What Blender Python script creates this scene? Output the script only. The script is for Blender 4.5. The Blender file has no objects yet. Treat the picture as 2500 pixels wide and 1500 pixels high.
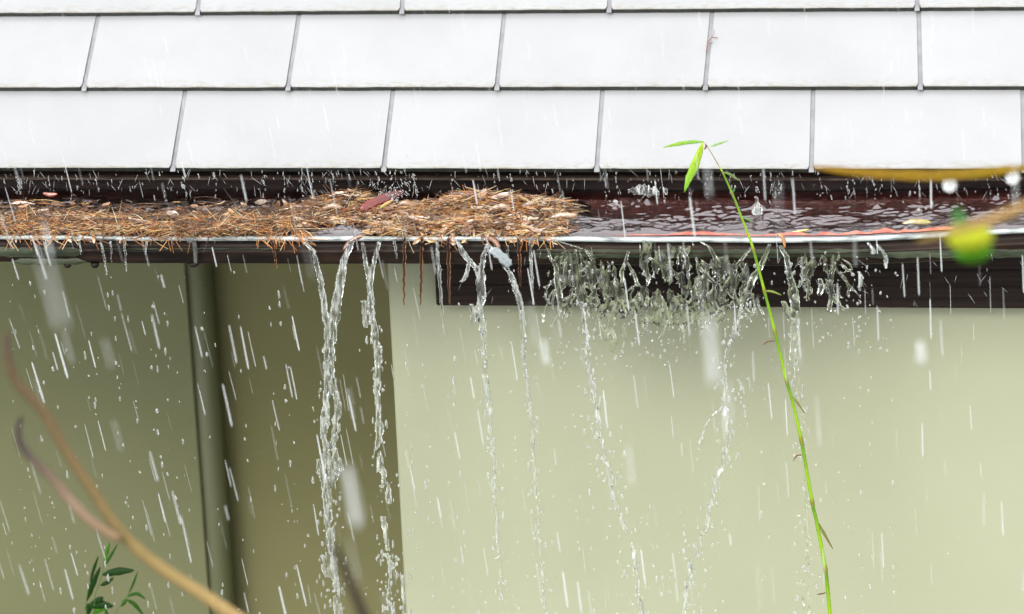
import bpy, bmesh, math, random
import numpy as np
from mathutils import Vector, Matrix

random.seed(7)
RNG = np.random.RandomState(11)
SC = bpy.context.scene
COL = SC.collection

# ------------------------------------------------------------------ camera
F = 8500.0                    # focal length in pixels of a 2500 px wide frame
S = 1400.0                    # picture pixels per metre at the gutter rim
YAW, PITCH, ROLL, SLOPE = [math.radians(a) for a in (6.9, 20.2, -2.1, 34.0)]
fwd = Vector((-math.sin(YAW) * math.cos(PITCH), math.cos(YAW) * math.cos(PITCH), -math.sin(PITCH)))
rt = Vector((math.cos(YAW), math.sin(YAW), 0.0))
up = rt.cross(fwd)
c_, s_ = math.cos(ROLL), math.sin(ROLL)
rt, up = c_ * rt + s_ * up, -s_ * rt + c_ * up


def ray(px, py):
    return fwd + rt * ((px - 1250.0) / F) - up * ((py - 750.0) / F)


CAM = -ray(1250, 578) * (F / S)
cam_d = bpy.data.cameras.new('camera')
cam_o = bpy.data.objects.new('camera', cam_d)
COL.objects.link(cam_o)
cam_o.matrix_world = Matrix(((rt.x, up.x, -fwd.x, CAM.x), (rt.y, up.y, -fwd.y, CAM.y),
                             (rt.z, up.z, -fwd.z, CAM.z), (0, 0, 0, 1)))
cam_d.sensor_width = 36.0
cam_d.lens = F / 2500.0 * 36.0
cam_d.clip_start = 0.05
cam_d.clip_end = 500.0
cam_d.dof.use_dof = True
cam_d.dof.focus_distance = F / S + 0.03
cam_d.dof.aperture_fstop = (cam_d.lens / 1000.0) / 0.030
SC.camera = cam_o

# ------------------------------------------------------------------ sky and sun (rain cloud cover)
W = bpy.data.worlds.new('World')
SC.world = W
W.use_nodes = True
nt = W.node_tree
bg = nt.nodes['Background']
sky = nt.nodes.new('ShaderNodeTexSky')
sky.sky_type = 'NISHITA'
sky.sun_disc = False
sky.sun_elevation = math.radians(38)
sky.sun_rotation = math.radians(200)
sky.dust_density = 6.0
sky.air_density = 1.0
hs = nt.nodes.new('ShaderNodeHueSaturation')
hs.inputs['Saturation'].default_value = 0.22
nt.links.new(sky.outputs[0], hs.inputs['Color'])
mxs = nt.nodes.new('ShaderNodeMixRGB')      # thick even cloud over the clear-sky gradient
mxs.inputs[0].default_value = 0.75
mxs.inputs[2].default_value = (7.6, 7.75, 7.9, 1)
nt.links.new(hs.outputs[0], mxs.inputs[1])
nt.links.new(mxs.outputs[0], bg.inputs[0])
bg.inputs[1].default_value = 0.15
sd = bpy.data.lights.new('sun', 'SUN')
sd.energy = 0.9
sd.angle = math.radians(25)
sd.color = (1.0, 0.97, 0.93)
so = bpy.data.objects.new('sun', sd)
COL.objects.link(so)
az = math.radians(200)
el = math.radians(38)
sv = Vector((math.sin(az) * math.cos(el), math.cos(az) * math.cos(el), math.sin(el)))
so.rotation_euler = sv.to_track_quat('Z', 'Y').to_euler()
SC.view_settings.view_transform = 'Standard'
SC.view_settings.look = 'None'
SC.view_settings.exposure = 1.6
SC.view_settings.gamma = 1.0
SC.cycles.max_bounces = 14
SC.cycles.transmission_bounces = 12
SC.cycles.transparent_max_bounces = 24
SC.cycles.caustics_reflective = False
SC.cycles.caustics_refractive = False
SC.cycles.sample_clamp_indirect = 6.0


# ------------------------------------------------------------------ helpers
def on_y(px, py, Y):
    d = ray(px, py)
    return CAM + d * ((Y - CAM.y) / d.y)


def on_z(px, py, Z):
    d = ray(px, py)
    return CAM + d * ((Z - CAM.z) / d.z)


def on_plane(px, py, p0, n):
    d = ray(px, py)
    return CAM + d * ((p0 - CAM).dot(n) / d.dot(n))


def at_depth(px, py, D):
    return CAM + ray(px, py) * D


def tag(o, label=None, cat=None, group=None, kind=None):
    if label: o['label'] = label
    if cat: o['category'] = cat
    if group: o['group'] = group
    if kind: o['kind'] = kind
    return o


def empty(name, loc=(0, 0, 0)):
    o = bpy.data.objects.new(name, None)
    o.empty_display_size = 0.05
    COL.objects.link(o)
    o.location = loc
    return o


def mesh_obj(name, verts, faces, mat=None, parent=None, smooth=False, cols=None, uvs=None, mats=None, midx=None):
    me = bpy.data.meshes.new(name)
    org = parent_world(parent)
    me.from_pydata([tuple(Vector(v) - org) for v in verts] if org.length > 0 else [tuple(v) for v in verts], [], faces)
    for m in (mats or [mat]):
        if m: me.materials.append(m)
    if midx is not None:
        me.polygons.foreach_set('material_index', midx)
    if smooth:
        me.polygons.foreach_set('use_smooth', [True] * len(me.polygons))
    if cols is not None:
        a = me.color_attributes.new('Col', 'FLOAT_COLOR', 'POINT')
        flat = np.ones((len(verts), 4), np.float32)
        flat[:, :3] = np.asarray(cols, np.float32).reshape(-1, 3)
        a.data.foreach_set('color', flat.ravel())
    if uvs is not None:
        l = me.uv_layers.new(name='UVMap')
        l.data.foreach_set('uv', np.asarray(uvs, np.float32).ravel())
    me.update()
    o = bpy.data.objects.new(name, me)
    COL.objects.link(o)
    if parent is not None:
        o.parent = parent
    return o


def parent_world(p):
    v = Vector((0, 0, 0))
    while p is not None:
        v += Vector(p.location)
        p = p.parent
    return v


_perm = RNG.permutation(512)
_ang = RNG.rand(512) * 2 * np.pi


def pn(x, y, seed=0):
    """vectorised 2-D gradient noise, about -1..1"""
    x = np.asarray(x, float) + seed * 17.13
    y = np.asarray(y, float) + seed * 5.71
    xi = np.floor(x).astype(int); yi = np.floor(y).astype(int)
    xf = x - xi; yf = y - yi
    def g(ix, iy, dx, dy):
        h = _perm[(_perm[ix & 511] + iy) & 511]
        a = _ang[h]
        return np.cos(a) * dx + np.sin(a) * dy
    u = xf * xf * xf * (xf * (xf * 6 - 15) + 10)
    v = yf * yf * yf * (yf * (yf * 6 - 15) + 10)
    n00 = g(xi, yi, xf, yf); n10 = g(xi + 1, yi, xf - 1, yf)
    n01 = g(xi, yi + 1, xf, yf - 1); n11 = g(xi + 1, yi + 1, xf - 1, yf - 1)
    return 1.5 * ((n00 * (1 - u) + n10 * u) * (1 - v) + (n01 * (1 - u) + n11 * u) * v)


def fbm(x, y, o=3, seed=0):
    t = 0; a = 1.0; s = 0
    for k in range(o):
        t = t + a * pn(x * 2 ** k, y * 2 ** k, seed + k * 3)
        s += a; a *= 0.5
    return t / s * 1.3


def box(V, Fc, a, b):
    i = len(V)
    for x in (a[0], b[0]):
        for y in (a[1], b[1]):
            for z in (a[2], b[2]):
                V.append((x, y, z))
    for f in ((0, 1, 3, 2), (4, 6, 7, 5), (0, 4, 5, 1), (2, 3, 7, 6), (0, 2, 6, 4), (1, 5, 7, 3)):
        Fc.append(tuple(i + k for k in f))


def tube(V, Fc, pts, rads, n=8, C=None, cols=None, cap=True):
    pts = [Vector(p) for p in pts]
    i0 = len(V)
    prev = None
    for k, p in enumerate(pts):
        t = (pts[min(k + 1, len(pts) - 1)] - pts[max(k - 1, 0)])
        if t.length < 1e-9: t = Vector((0, 0, 1))
        t.normalize()
        a = prev if prev is not None else (Vector((0.13, -1, 0.21)))
        a = (a - t * a.dot(t))
        if a.length < 1e-6: a = t.orthogonal()
        a.normalize(); prev = a
        b = t.cross(a)
        for j in range(n):
            an = 2 * math.pi * j / n
            V.append(tuple(p + (a * math.cos(an) + b * math.sin(an)) * rads[k]))
            if C is not None: C.append(cols[k] if isinstance(cols, list) else cols)
    for k in range(len(pts) - 1):
        for j in range(n):
            q = i0 + k * n
            Fc.append((q + j, q + (j + 1) % n, q + n + (j + 1) % n, q + n + j))
    if cap:
        Fc.append(tuple(i0 + j for j in reversed(range(n))))
        Fc.append(tuple(i0 + (len(pts) - 1) * n + j for j in range(n)))


def smoothpath(P, n=6):
    """Catmull-Rom through tuples"""
    P = [np.array(p, float) for p in P]
    Q = [2 * P[0] - P[1]] + P + [2 * P[-1] - P[-2]]
    out = []
    for k in range(1, len(Q) - 2):
        for j in range(n):
            t = j / n
            out.append(0.5 * ((2 * Q[k]) + (-Q[k - 1] + Q[k + 1]) * t + (2 * Q[k - 1] - 5 * Q[k] + 4 * Q[k + 1] - Q[k + 2]) * t * t
                              + (-Q[k - 1] + 3 * Q[k] - 3 * Q[k + 1] + Q[k + 2]) * t ** 3))
    out.append(P[-1])
    return out


# ------------------------------------------------------------------ materials
def new_mat(name):
    m = bpy.data.materials.new(name)
    m.use_nodes = True
    b = m.node_tree.nodes['Principled BSDF']
    return m, m.node_tree, b


def N(t, kind, **kw):
    n = t.nodes.new(kind)
    for k, v in kw.items():
        if k in n.inputs: n.inputs[k].default_value = v
        else: setattr(n, k, v)
    return n


K = 0.5      # the place is wet and dull under a very bright sky: low albedos, high exposure


def noise_mat(name, c1, c2, scale=20, rough=0.6, detail=6, bump=0.0, bscale=None, stretch=(1, 1, 1), spec=0.5, ramp=(0.35, 0.65), bd=0.002):
    c1 = tuple(v * K for v in c1); c2 = tuple(v * K for v in c2)
    m, t, b = new_mat(name)
    tc = N(t, 'ShaderNodeTexCoord')
    mp = N(t, 'ShaderNodeMapping')
    mp.inputs['Scale'].default_value = stretch
    t.links.new(tc.outputs['Object'], mp.inputs[0])
    nz = N(t, 'ShaderNodeTexNoise', Scale=scale, Detail=detail)
    t.links.new(mp.outputs[0], nz.inputs['Vector'])
    cr = N(t, 'ShaderNodeValToRGB')
    cr.color_ramp.elements[0].position = ramp[0]; cr.color_ramp.elements[1].position = ramp[1]
    cr.color_ramp.elements[0].color = (*c1, 1); cr.color_ramp.elements[1].color = (*c2, 1)
    t.links.new(nz.outputs[0], cr.inputs[0])
    t.links.new(cr.outputs[0], b.inputs['Base Color'])
    b.inputs['Roughness'].default_value = rough
    b.inputs['Specular IOR Level'].default_value = spec
    if bump:
        n2 = N(t, 'ShaderNodeTexNoise', Scale=bscale or scale * 4, Detail=5)
        t.links.new(mp.outputs[0], n2.inputs['Vector'])
        bp = N(t, 'ShaderNodeBump', Strength=bump, Distance=bd)
        t.links.new(n2.outputs[0], bp.inputs['Height'])
        t.links.new(bp.outputs[0], b.inputs['Normal'])
    return m


def col_mat(name, rough=0.4, trans=0.0, spec=0.3, bump=0.0):
    m, t, b = new_mat(name)
    a = N(t, 'ShaderNodeAttribute', attribute_name='Col')
    nz = N(t, 'ShaderNodeTexNoise', Scale=220.0, Detail=4)
    tc = N(t, 'ShaderNodeTexCoord')
    t.links.new(tc.outputs['Object'], nz.inputs['Vector'])
    mr = N(t, 'ShaderNodeMapRange')
    mr.inputs['To Min'].default_value = 0.6 * K; mr.inputs['To Max'].default_value = 1.4 * K
    t.links.new(nz.outputs[0], mr.inputs[0])
    mx = N(t, 'ShaderNodeVectorMath', operation='SCALE')
    t.links.new(a.outputs['Color'], mx.inputs[0])
    t.links.new(mr.outputs[0], mx.inputs['Scale'])
    t.links.new(mx.outputs[0], b.inputs['Base Color'])
    b.inputs['Roughness'].default_value = rough
    b.inputs['Specular IOR Level'].default_value = spec
    if bump:
        bp = N(t, 'ShaderNodeBump', Strength=bump, Distance=0.001)
        t.links.new(nz.outputs[0], bp.inputs['Height'])
        t.links.new(bp.outputs[0], b.inputs['Normal'])
    if trans:
        tl = N(t, 'ShaderNodeBsdfTranslucent')
        t.links.new(mx.outputs[0], tl.inputs[0])
        ms = N(t, 'ShaderNodeMixShader'); ms.inputs[0].default_value = trans
        t.links.new(b.outputs[0], ms.inputs[1]); t.links.new(tl.outputs[0], ms.inputs[2])
        t.links.new(ms.outputs[0], t.nodes['Material Output'].inputs[0])
    return m


def water_mat(name, tint=(0.97, 0.99, 0.98), ior=1.36, rough=0.0, milk=0.0, clear=0.0, bump=0.0, bscale=60, streaky=False, mc=(0.93, 0.95, 0.95)):
    """water: refracting body, optionally milky (entrained air; painted refraction in the sheets) """
    m, t, b = new_mat(name)
    b.inputs['Base Color'].default_value = (*tint, 1)
    b.inputs['Roughness'].default_value = rough
    b.inputs['IOR'].default_value = ior
    b.inputs['Transmission Weight'].default_value = 1.0
    if bump:
        tc = N(t, 'ShaderNodeTexCoord')
        nz = N(t, 'ShaderNodeTexNoise', Scale=bscale, Detail=2)
        t.links.new(tc.outputs['Object'], nz.inputs['Vector'])
        bp = N(t, 'ShaderNodeBump', Strength=bump, Distance=0.002)
        t.links.new(nz.outputs[0], bp.inputs['Height'])
        t.links.new(bp.outputs[0], b.inputs['Normal'])
    out = b
    if milk:
        d = N(t, 'ShaderNodeBsdfPrincipled')
        d.inputs['Base Color'].default_value = (*mc, 1)
        d.inputs['Roughness'].default_value = 0.25
        tr = N(t, 'ShaderNodeBsdfTranslucent'); tr.inputs[0].default_value = (*mc, 1)
        m2 = N(t, 'ShaderNodeMixShader'); m2.inputs[0].default_value = 0.5
        t.links.new(d.outputs[0], m2.inputs[1]); t.links.new(tr.outputs[0], m2.inputs[2])
        ms = N(t, 'ShaderNodeMixShader'); ms.inputs[0].default_value = milk
        if streaky:
            tc2 = N(t, 'ShaderNodeTexCoord'); mp2 = N(t, 'ShaderNodeMapping'); mp2.inputs['Scale'].default_value = (1, 1, 0.22)
            t.links.new(tc2.outputs['Object'], mp2.inputs[0])
            nz2 = N(t, 'ShaderNodeTexNoise', Scale=180.0, Detail=3, Roughness=0.6)
            t.links.new(mp2.outputs[0], nz2.inputs['Vector'])
            mr3 = N(t, 'ShaderNodeMapRange'); mr3.inputs['From Min'].default_value = 0.45; mr3.inputs['From Max'].default_value = 0.68
            mr3.inputs['To Min'].default_value = milk * .12; mr3.inputs['To Max'].default_value = min(1, milk * 2.2)
            t.links.new(nz2.outputs[0], mr3.inputs[0]); t.links.new(mr3.outputs[0], ms.inputs[0])
        t.links.new(b.outputs[0], ms.inputs[1]); t.links.new(m2.outputs[0], ms.inputs[2])
        out = ms
    if clear:
        tp = N(t, 'ShaderNodeBsdfTransparent')
        ms = N(t, 'ShaderNodeMixShader'); ms.inputs[0].default_value = clear
        at = N(t, 'ShaderNodeAttribute', attribute_name='Col'); sx = N(t, 'ShaderNodeSeparateColor')
        t.links.new(at.outputs['Color'], sx.inputs[0]); t.links.new(sx.outputs[0], ms.inputs[0])
        t.links.new(out.outputs[0], ms.inputs[1]); t.links.new(tp.outputs[0], ms.inputs[2])
        out = ms
    if out is not b:
        t.links.new(out.outputs[0], t.nodes['Material Output'].inputs[0])
    return m


def tile_mat():
    m, t, b = new_mat('white_slate')
    uv = N(t, 'ShaderNodeUVMap', uv_map='UVMap')
    sp = N(t, 'ShaderNodeSeparateXYZ')
    t.links.new(uv.outputs[0], sp.inputs[0])
    tc = N(t, 'ShaderNodeTexCoord')
    mp = N(t, 'ShaderNodeMapping'); mp.inputs['Scale'].default_value = (1, 3, 3)
    t.links.new(tc.outputs['Object'], mp.inputs[0])
    n1 = N(t, 'ShaderNodeTexNoise', Scale=5.0, Detail=8, Roughness=0.62)
    n2 = N(t, 'ShaderNodeTexNoise', Scale=55.0, Detail=8, Roughness=0.7)
    t.links.new(tc.outputs['Object'], n1.inputs['Vector']); t.links.new(mp.outputs[0], n2.inputs['Vector'])
    cr = N(t, 'ShaderNodeValToRGB')
    e = cr.color_ramp.elements
    e[0].position = 0.32; e[0].color = (0.194, 0.195, 0.197, 1)
    e[1].position = 0.62; e[1].color = (0.212, 0.2145, 0.219, 1)
    t.links.new(n1.outputs[0], cr.inputs[0])
    # algae and dirt along the lower edge (uv.y is metres from the lower edge)
    mr = N(t, 'ShaderNodeMapRange'); mr.inputs['From Min'].default_value = 0.0; mr.inputs['From Max'].default_value = 0.022
    mr.inputs['To Min'].default_value = 1.0; mr.inputs['To Max'].default_value = 0.0
    t.links.new(sp.outputs['Y'], mr.inputs[0])
    c2 = N(t, 'ShaderNodeValToRGB')
    c2.color_ramp.elements[0].position = 0.46; c2.color_ramp.elements[0].color = (0, 0, 0, 1)
    c2.color_ramp.elements[1].position = 0.68; c2.color_ramp.elements[1].color = (1, 1, 1, 1)
    t.links.new(n2.outputs[0], c2.inputs[0])
    ml = N(t, 'ShaderNodeMath', operation='MULTIPLY')
    t.links.new(mr.outputs[0], ml.inputs[0]); t.links.new(c2.outputs[0], ml.inputs[1])
    # a fine line of grime right at the arris
    mr2 = N(t, 'ShaderNodeMapRange'); mr2.inputs['From Min'].default_value = 0.0005; mr2.inputs['From Max'].default_value = 0.004
    mr2.inputs['To Min'].default_value = 0.5; mr2.inputs['To Max'].default_value = 0.0
    t.links.new(sp.outputs['Y'], mr2.inputs[0])
    n3 = N(t, 'ShaderNodeTexNoise', Scale=30.0, Detail=6)
    t.links.new(mp.outputs[0], n3.inputs['Vector'])
    ml2 = N(t, 'ShaderNodeMath', operation='MULTIPLY')
    t.links.new(mr2.outputs[0], ml2.inputs[0]); t.links.new(n3.outputs[0], ml2.inputs[1])
    ad = N(t, 'ShaderNodeMath', operation='ADD', use_clamp=True)
    t.links.new(ml.outputs[0], ad.inputs[0]); t.links.new(ml2.outputs[0], ad.inputs[1])
    # scattered specks
    vo = N(t, 'ShaderNodeTexNoise', Scale=150.0, Detail=1)
    t.links.new(tc.outputs['Object'], vo.inputs['Vector'])
    c3 = N(t, 'ShaderNodeValToRGB')
    c3.color_ramp.elements[0].position = 0.80; c3.color_ramp.elements[0].color = (0, 0, 0, 1)
    c3.color_ramp.elements[1].position = 0.83; c3.color_ramp.elements[1].color = (0.7, 0.7, 0.7, 1)
    t.links.new(vo.outputs[0], c3.inputs[0])
    ad2 = N(t, 'ShaderNodeMath', operation='ADD', use_clamp=True)
    t.links.new(ad.outputs[0], ad2.inputs[0]); t.links.new(c3.outputs[0], ad2.inputs[1])
    mx = N(t, 'ShaderNodeMixRGB'); mx.inputs[2].default_value = (0.15, 0.14, 0.105, 1)
    t.links.new(ad2.outputs[0], mx.inputs[0]); t.links.new(cr.outputs[0], mx.inputs[1])
    at = N(t, 'ShaderNodeAttribute', attribute_name='Col')
    ms_ = N(t, 'ShaderNodeMixRGB', blend_type='MULTIPLY'); ms_.inputs[0].default_value = 1
    t.links.new(mx.outputs[0], ms_.inputs[1]); t.links.new(at.outputs['Color'], ms_.inputs[2])
    t.links.new(ms_.outputs[0], b.inputs['Base Color'])
    b.inputs['Roughness'].default_value = 0.3
    bp = N(t, 'ShaderNodeBump', Strength=0.35, Distance=0.002)
    n4 = N(t, 'ShaderNodeTexNoise', Scale=25.0, Detail=5)
    t.links.new(tc.outputs['Object'], n4.inputs['Vector'])
    t.links.new(n4.outputs[0], bp.inputs['Height']); t.links.new(bp.outputs[0], b.inputs['Normal'])
    return m


M = {}
M['tile'] = tile_mat()
M['tile_edge'] = noise_mat('slate_edge', (0.010, 0.013, 0.010), (0.035, 0.045, 0.03), 60, 0.5, bump=0.5)
M['strip'] = noise_mat('slate_underlap', (0.27, 0.27, 0.285), (0.34, 0.34, 0.36), 40, 0.45, spec=.3)
M['fascia'] = noise_mat('dark_fascia', (0.010, 0.006, 0.006), (0.030, 0.015, 0.012), 14, 0.5, stretch=(1, 1, 6), bump=0.4, spec=0.15)
M['batten'] = noise_mat('brown_batten', (0.03, 0.02, 0.016), (0.09, 0.065, 0.05), 30, 0.7, spec=.1, stretch=(1, 5, 5))
M['beam'] = noise_mat('dark_beam', (0.010, 0.006, 0.005), (0.030, 0.017, 0.012), 9, 0.6, stretch=(0.35, 1, 14), bump=0.6, bscale=20, spec=0.12)
M['gutter_out'] = noise_mat('dark_gutter_paint', (0.012, 0.008, 0.006), (0.045, 0.026, 0.018), 12, 0.5, stretch=(0.6, 2, 4), bump=0.3, spec=0.12)
M['gutter_in'] = noise_mat('oxide_red_lining', (0.12, 0.018, 0.011), (0.42, 0.065, 0.035), 18, 0.45, bump=0.3)
M['moss'] = noise_mat('algae_film', (0.022, 0.028, 0.015), (0.085, 0.10, 0.06), 26, 0.6, stretch=(0.5, 2, 2), bump=0.7, spec=0.15)
M['rim'] = noise_mat('pale_grey_rim', (0.14, 0.16, 0.155), (0.56, 0.62, 0.61), 30, 0.3, stretch=(0.7, 2, 2), ramp=(0.36, 0.56), bump=0.3)
M['rust'] = noise_mat('red_primer', (0.50, 0.07, 0.03), (0.60, 0.22, 0.14), 60, 0.4)
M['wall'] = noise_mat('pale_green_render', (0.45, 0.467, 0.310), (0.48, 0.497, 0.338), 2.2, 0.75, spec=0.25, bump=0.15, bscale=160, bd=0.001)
M['wall_shade'] = noise_mat('shaded_render', (0.245, 0.235, 0.10), (0.275, 0.262, 0.122), 2.2, 0.7, spec=0.2, bump=0.15, bscale=160)  # darker than the front wall: recess shade partly put into the colour
M['panel'] = noise_mat('shaded_panel', (0.20, 0.208, 0.100), (0.225, 0.232, 0.118), 2.2, 0.7, spec=0.2, bump=0.15, bscale=120)  # same set-back wall, colour also carries some of its shade
M['pipe'] = noise_mat('green_pipe', (0.15, 0.16, 0.07), (0.18, 0.19, 0.085), 8, 0.6, stretch=(1, 1, 0.3))
M['soffit'] = noise_mat('soffit_board', (0.80, 0.80, 0.62), (0.9, 0.9, 0.7), 6, 0.7)
M['ground'] = noise_mat('wet_ground', (0.15, 0.16, 0.15), (0.26, 0.27, 0.26), 2, 0.7)
M['metal'] = noise_mat('old_steel', (0.03, 0.025, 0.02), (0.16, 0.15, 0.13), 60, 0.4)
M['water'] = water_mat('gutter_water', tint=(0.97, 0.84, 0.80), ior=1.38, rough=0.06)
M['fall'] = water_mat('falling_water', tint=(0.98, 1.0, 0.98), ior=1.34, milk=0.20, streaky=True, mc=(.9,.94,.9))
M['fall_milk'] = water_mat('aerated_water', tint=(0.98, 1.0, 0.99), ior=1.34, milk=0.34, streaky=True, mc=(.9,.93,.9))
M['sheet'] = water_mat('sheet_water', tint=(0.97, 1.0, 0.93), ior=1.34, milk=0.11, streaky=True, mc=(.62,.70,.42))  # green milk tint paints in the pale wall refracted by the sheets
M['brown_water'] = water_mat('tannin_water', tint=(0.62, 0.30, 0.16), ior=1.34, milk=0.0)
M['drop'] = water_mat('droplet_water', tint=(1, 1, 1), ior=1.34, milk=0.22, mc=(.9,.92,.9))
M['rain'] = water_mat('rain_water', tint=(1, 1, 1), ior=1.34, milk=0.9, clear=0.50, mc=(.62,.64,.64))
M['needle'] = col_mat('needle_litter', 0.22, trans=0.15, spec=0.6)
M['leafbits'] = col_mat('wet_leaf', 0.22, trans=0.15, spec=0.7, bump=0.5)
M['green'] = col_mat('fresh_leaf', 0.55, trans=0.45, spec=0.15)
M['stem'] = col_mat('green_stem', 0.35)
M['bark'] = col_mat('smooth_bark', 0.75, bump=0.4, spec=0.1)
M['litter_base'] = noise_mat('soaked_litter', (0.022, 0.012, 0.007), (0.13, 0.065, 0.03), 90, 0.4, stretch=(0.5, 1, 1), bump=1.0, bscale=140)

# sheen of the rippled surface
_t = M['water'].node_tree
_g = _t.nodes.new('ShaderNodeBsdfGlossy'); _g.inputs['Roughness'].default_value = 0.16; _g.inputs['Color'].default_value = (0.95, 0.87, 0.90, 1)
_m = _t.nodes.new('ShaderNodeMixShader'); _m.inputs[0].default_value = 0.10
_t.links.new(_t.nodes['Principled BSDF'].outputs[0], _m.inputs[1]); _t.links.new(_g.outputs[0], _m.inputs[2])
_t.links.new(_m.outputs[0], _t.nodes['Material Output'].inputs[0])

# ------------------------------------------------------------------ ground
X0, X1 = -1.75, 1.85
g = mesh_obj('ground', [(-60, -60, -2.6), (60, -60, -2.6), (60, 60, -2.6), (-60, 60, -2.6)], [(0, 1, 2, 3)], M['ground'])
tag(g, kind='structure')

# ------------------------------------------------------------------ house
house = empty('house', (0.0, 0.6, -2.6))
tag(house, 'pale green rendered house with white slate roof and dark eaves in heavy rain', 'house')

EDGE_Y, EDGE_Z = 0.20, 0.0537
s0 = Vector((0, EDGE_Y, EDGE_Z))
sdir = Vector((0, math.cos(SLOPE), math.sin(SLOPE)))
snrm = Vector((0, -math.sin(SLOPE), math.cos(SLOPE)))
# rows: measured lower edges (left y, right y) and joints (x at top, x at bottom) of the visible courses
TH = 0.0105


def roofpt(px, py):
    p = on_plane(px, py, s0 + snrm * 0.011, snrm)
    return p.x, (p - s0).dot(sdir)


def row_s(yl, yr, px):
    return roofpt(px, yl + (yr - yl) * px / 2500.0)


rows = []
rows.append(dict(e=(411, 414), t=(215, 212), j=[(-62, -96), (450, 422), (958, 937), (1470, 1457), (1985, 1981), (2497, 2500)]))
rows.append(dict(e=(215, 212), t=(33, 18), j=[(-262, -300), (237, 205), (728, 703), (1230, 1213), (1738, 1722), (2243, 2247), (2748, 2760)]))
rows.append(dict(e=(33, 18), t=(-150, -170), j=[(0, -12), (500, 482), (992, 981), (1492, 1487), (2236, 2239), (2745, 2755)]))
V, Fc, UV, MI, TC = [], [], [], [], []
tone = [1.0]


def quad(p, mi, uv=None):
    i = len(V)
    V.extend(p); Fc.append((i, i + 1, i + 2, i + 3)); MI.append(mi); TC.extend([(tone[0],) * 3] * 4)
    UV.extend(uv or [(0, 1)] * 4)


def tile(xb0, xb1, xt0, xt1, sb0, sb1, st, hb=0.013, ht=0.001, gap=0.005):
    """one slate as a box with slightly eased lower corners, from s=sb to s=st+0.03"""
    ext = 0.022
    tone[0] = 0.965 + .035 * (xb0 / 1.3) + random.uniform(-.03, .035)
    k = ext / max(0.05, st - sb0)
    xb0 += gap; xb1 -= gap; xt0 += gap; xt1 -= gap
    xt0 = xt0 + (xt0 - xb0) * k; xt1 = xt1 + (xt1 - xb1) * k
    r = 0.006
    def P(x, s, h):
        return tuple(s0 + sdir * s + snrm * h + Vector((x, 0, 0)))
    n = 14
    jit = [random.uniform(-0.0006, 0.0006) for _ in range(n + 1)]
    outline = []
    for i in range(n + 1):
        f = i / n
        x = xb0 + (xb1 - xb0) * f; s = sb0 + (sb1 - sb0) * f + jit[i]
        outline.append([x, s])
    outline[0][0] += r * 0.5; outline[-1][0] -= r * 0.5
    outline = [[xb0, sb0 + r]] + outline + [[xb1, sb1 + r]]
    top = [[xt0 + (xt1 - xt0) * i / (len(outline) - 1), st + ext] for i in range(len(outline))]
    warp = random.uniform(-0.0008, 0.0008)
    for i in range(len(outline) - 1):
        a, b_ = outline[i], outline[i + 1]
        c, d = top[i + 1], top[i]
        f0 = i / (len(outline) - 1); f1 = (i + 1) / (len(outline) - 1)
        ha = hb + warp * f0; hb_ = hb + warp * f1
        # eased arris: narrow chamfer strip
        quad([P(a[0], a[1] + .001, ha), P(b_[0], b_[1] + .001, hb_), P(c[0], c[1], ht - .0016), P(d[0], d[1], ht - .0016)], 0,
             [(a[0], 0), (b_[0], 0), (c[0], st - sb0), (d[0], st - sb0)])
        quad([P(a[0], a[1], ha - .001), P(b_[0], b_[1], hb_ - .001), P(b_[0], b_[1] + .001, hb_), P(a[0], a[1] + .001, ha)], 0,
             [(a[0], 0), (b_[0], 0), (b_[0], 0.0), (a[0], 0)])
        quad([P(a[0], a[1], ha - TH), P(b_[0], b_[1], hb_ - TH), P(b_[0], b_[1], hb_ - .001), P(a[0], a[1], ha - .001)], 1)
    for x_b, x_t, sg in ((xb0, xt0, -1), (xb1, xt1, 1)):
        sb = sb0 + r if sg < 0 else sb1 + r
        q = [P(x_b, sb, hb - TH), P(x_b, sb, hb), P(x_t, st + ext, ht - .0016), P(x_t, st + ext, ht - .0016 - TH)]
        quad(q, 1)
    quad([P(xb0, sb0, hb - TH), P(xt0, st + ext, ht - TH - .0016), P(xt1, st + ext, ht - TH - .0016), P(xb1, sb1, hb - TH)], 1)


def strip(xb, xt, sb, st, w=0.0046, over=0.006):
    def P(x, s, h):
        return tuple(s0 + sdir * s + snrm * h + Vector((x, 0, 0)))
    h0, h1 = 0.0100, -0.0020
    quad([P(xb - w, sb - over, h0), P(xb + w, sb - over, h0), P(xt + w, st + .015, h1), P(xt - w, st + .015, h1)], 2)
    quad([P(xb - w, sb - over, h0 - .0012), P(xb + w, sb - over, h0 - .0012), P(xb + w, sb - over, h0), P(xb - w, sb - over, h0)], 2)


allrows = []
for R in rows:
    jb = []
    for (xt, xb) in R['j']:
        f = lambda a, px: a[0] + (a[1] - a[0]) * px / 2500.0
        X_b, S_b = roofpt(xb, f(R['e'], xb)); X_t, S_t = roofpt(xt, f(R['t'], xt))
        jb.append((X_b, S_b, X_t, S_t))
    w = jb[1][0] - jb[0][0]
    a = jb[0]; jb.insert(0, (a[0] - w, a[1], a[2] - w, a[3]))
    a = jb[0]; jb.insert(0, (a[0] - w, a[1], a[2] - w, a[3]))
    w = 0.365
    for _ in range(2):
        a = jb[-1]; jb.append((a[0] + w, a[1], a[2] + w, a[3]))
    allrows.append(jb)
pitch_s = allrows[2][3][1] - allrows[1][3][1]
base = allrows[2]
for k in range(1, 9):
    off = 0.18 if k % 2 else 0.0
    jb = []
    for i in range(11):
        x = -1.9 + 0.365 * i + off + 0.05
        sb = base[2][3] + pitch_s * (k - 1)
        jb.append((x, sb, x, sb + pitch_s))
    allrows.append(jb)
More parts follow.
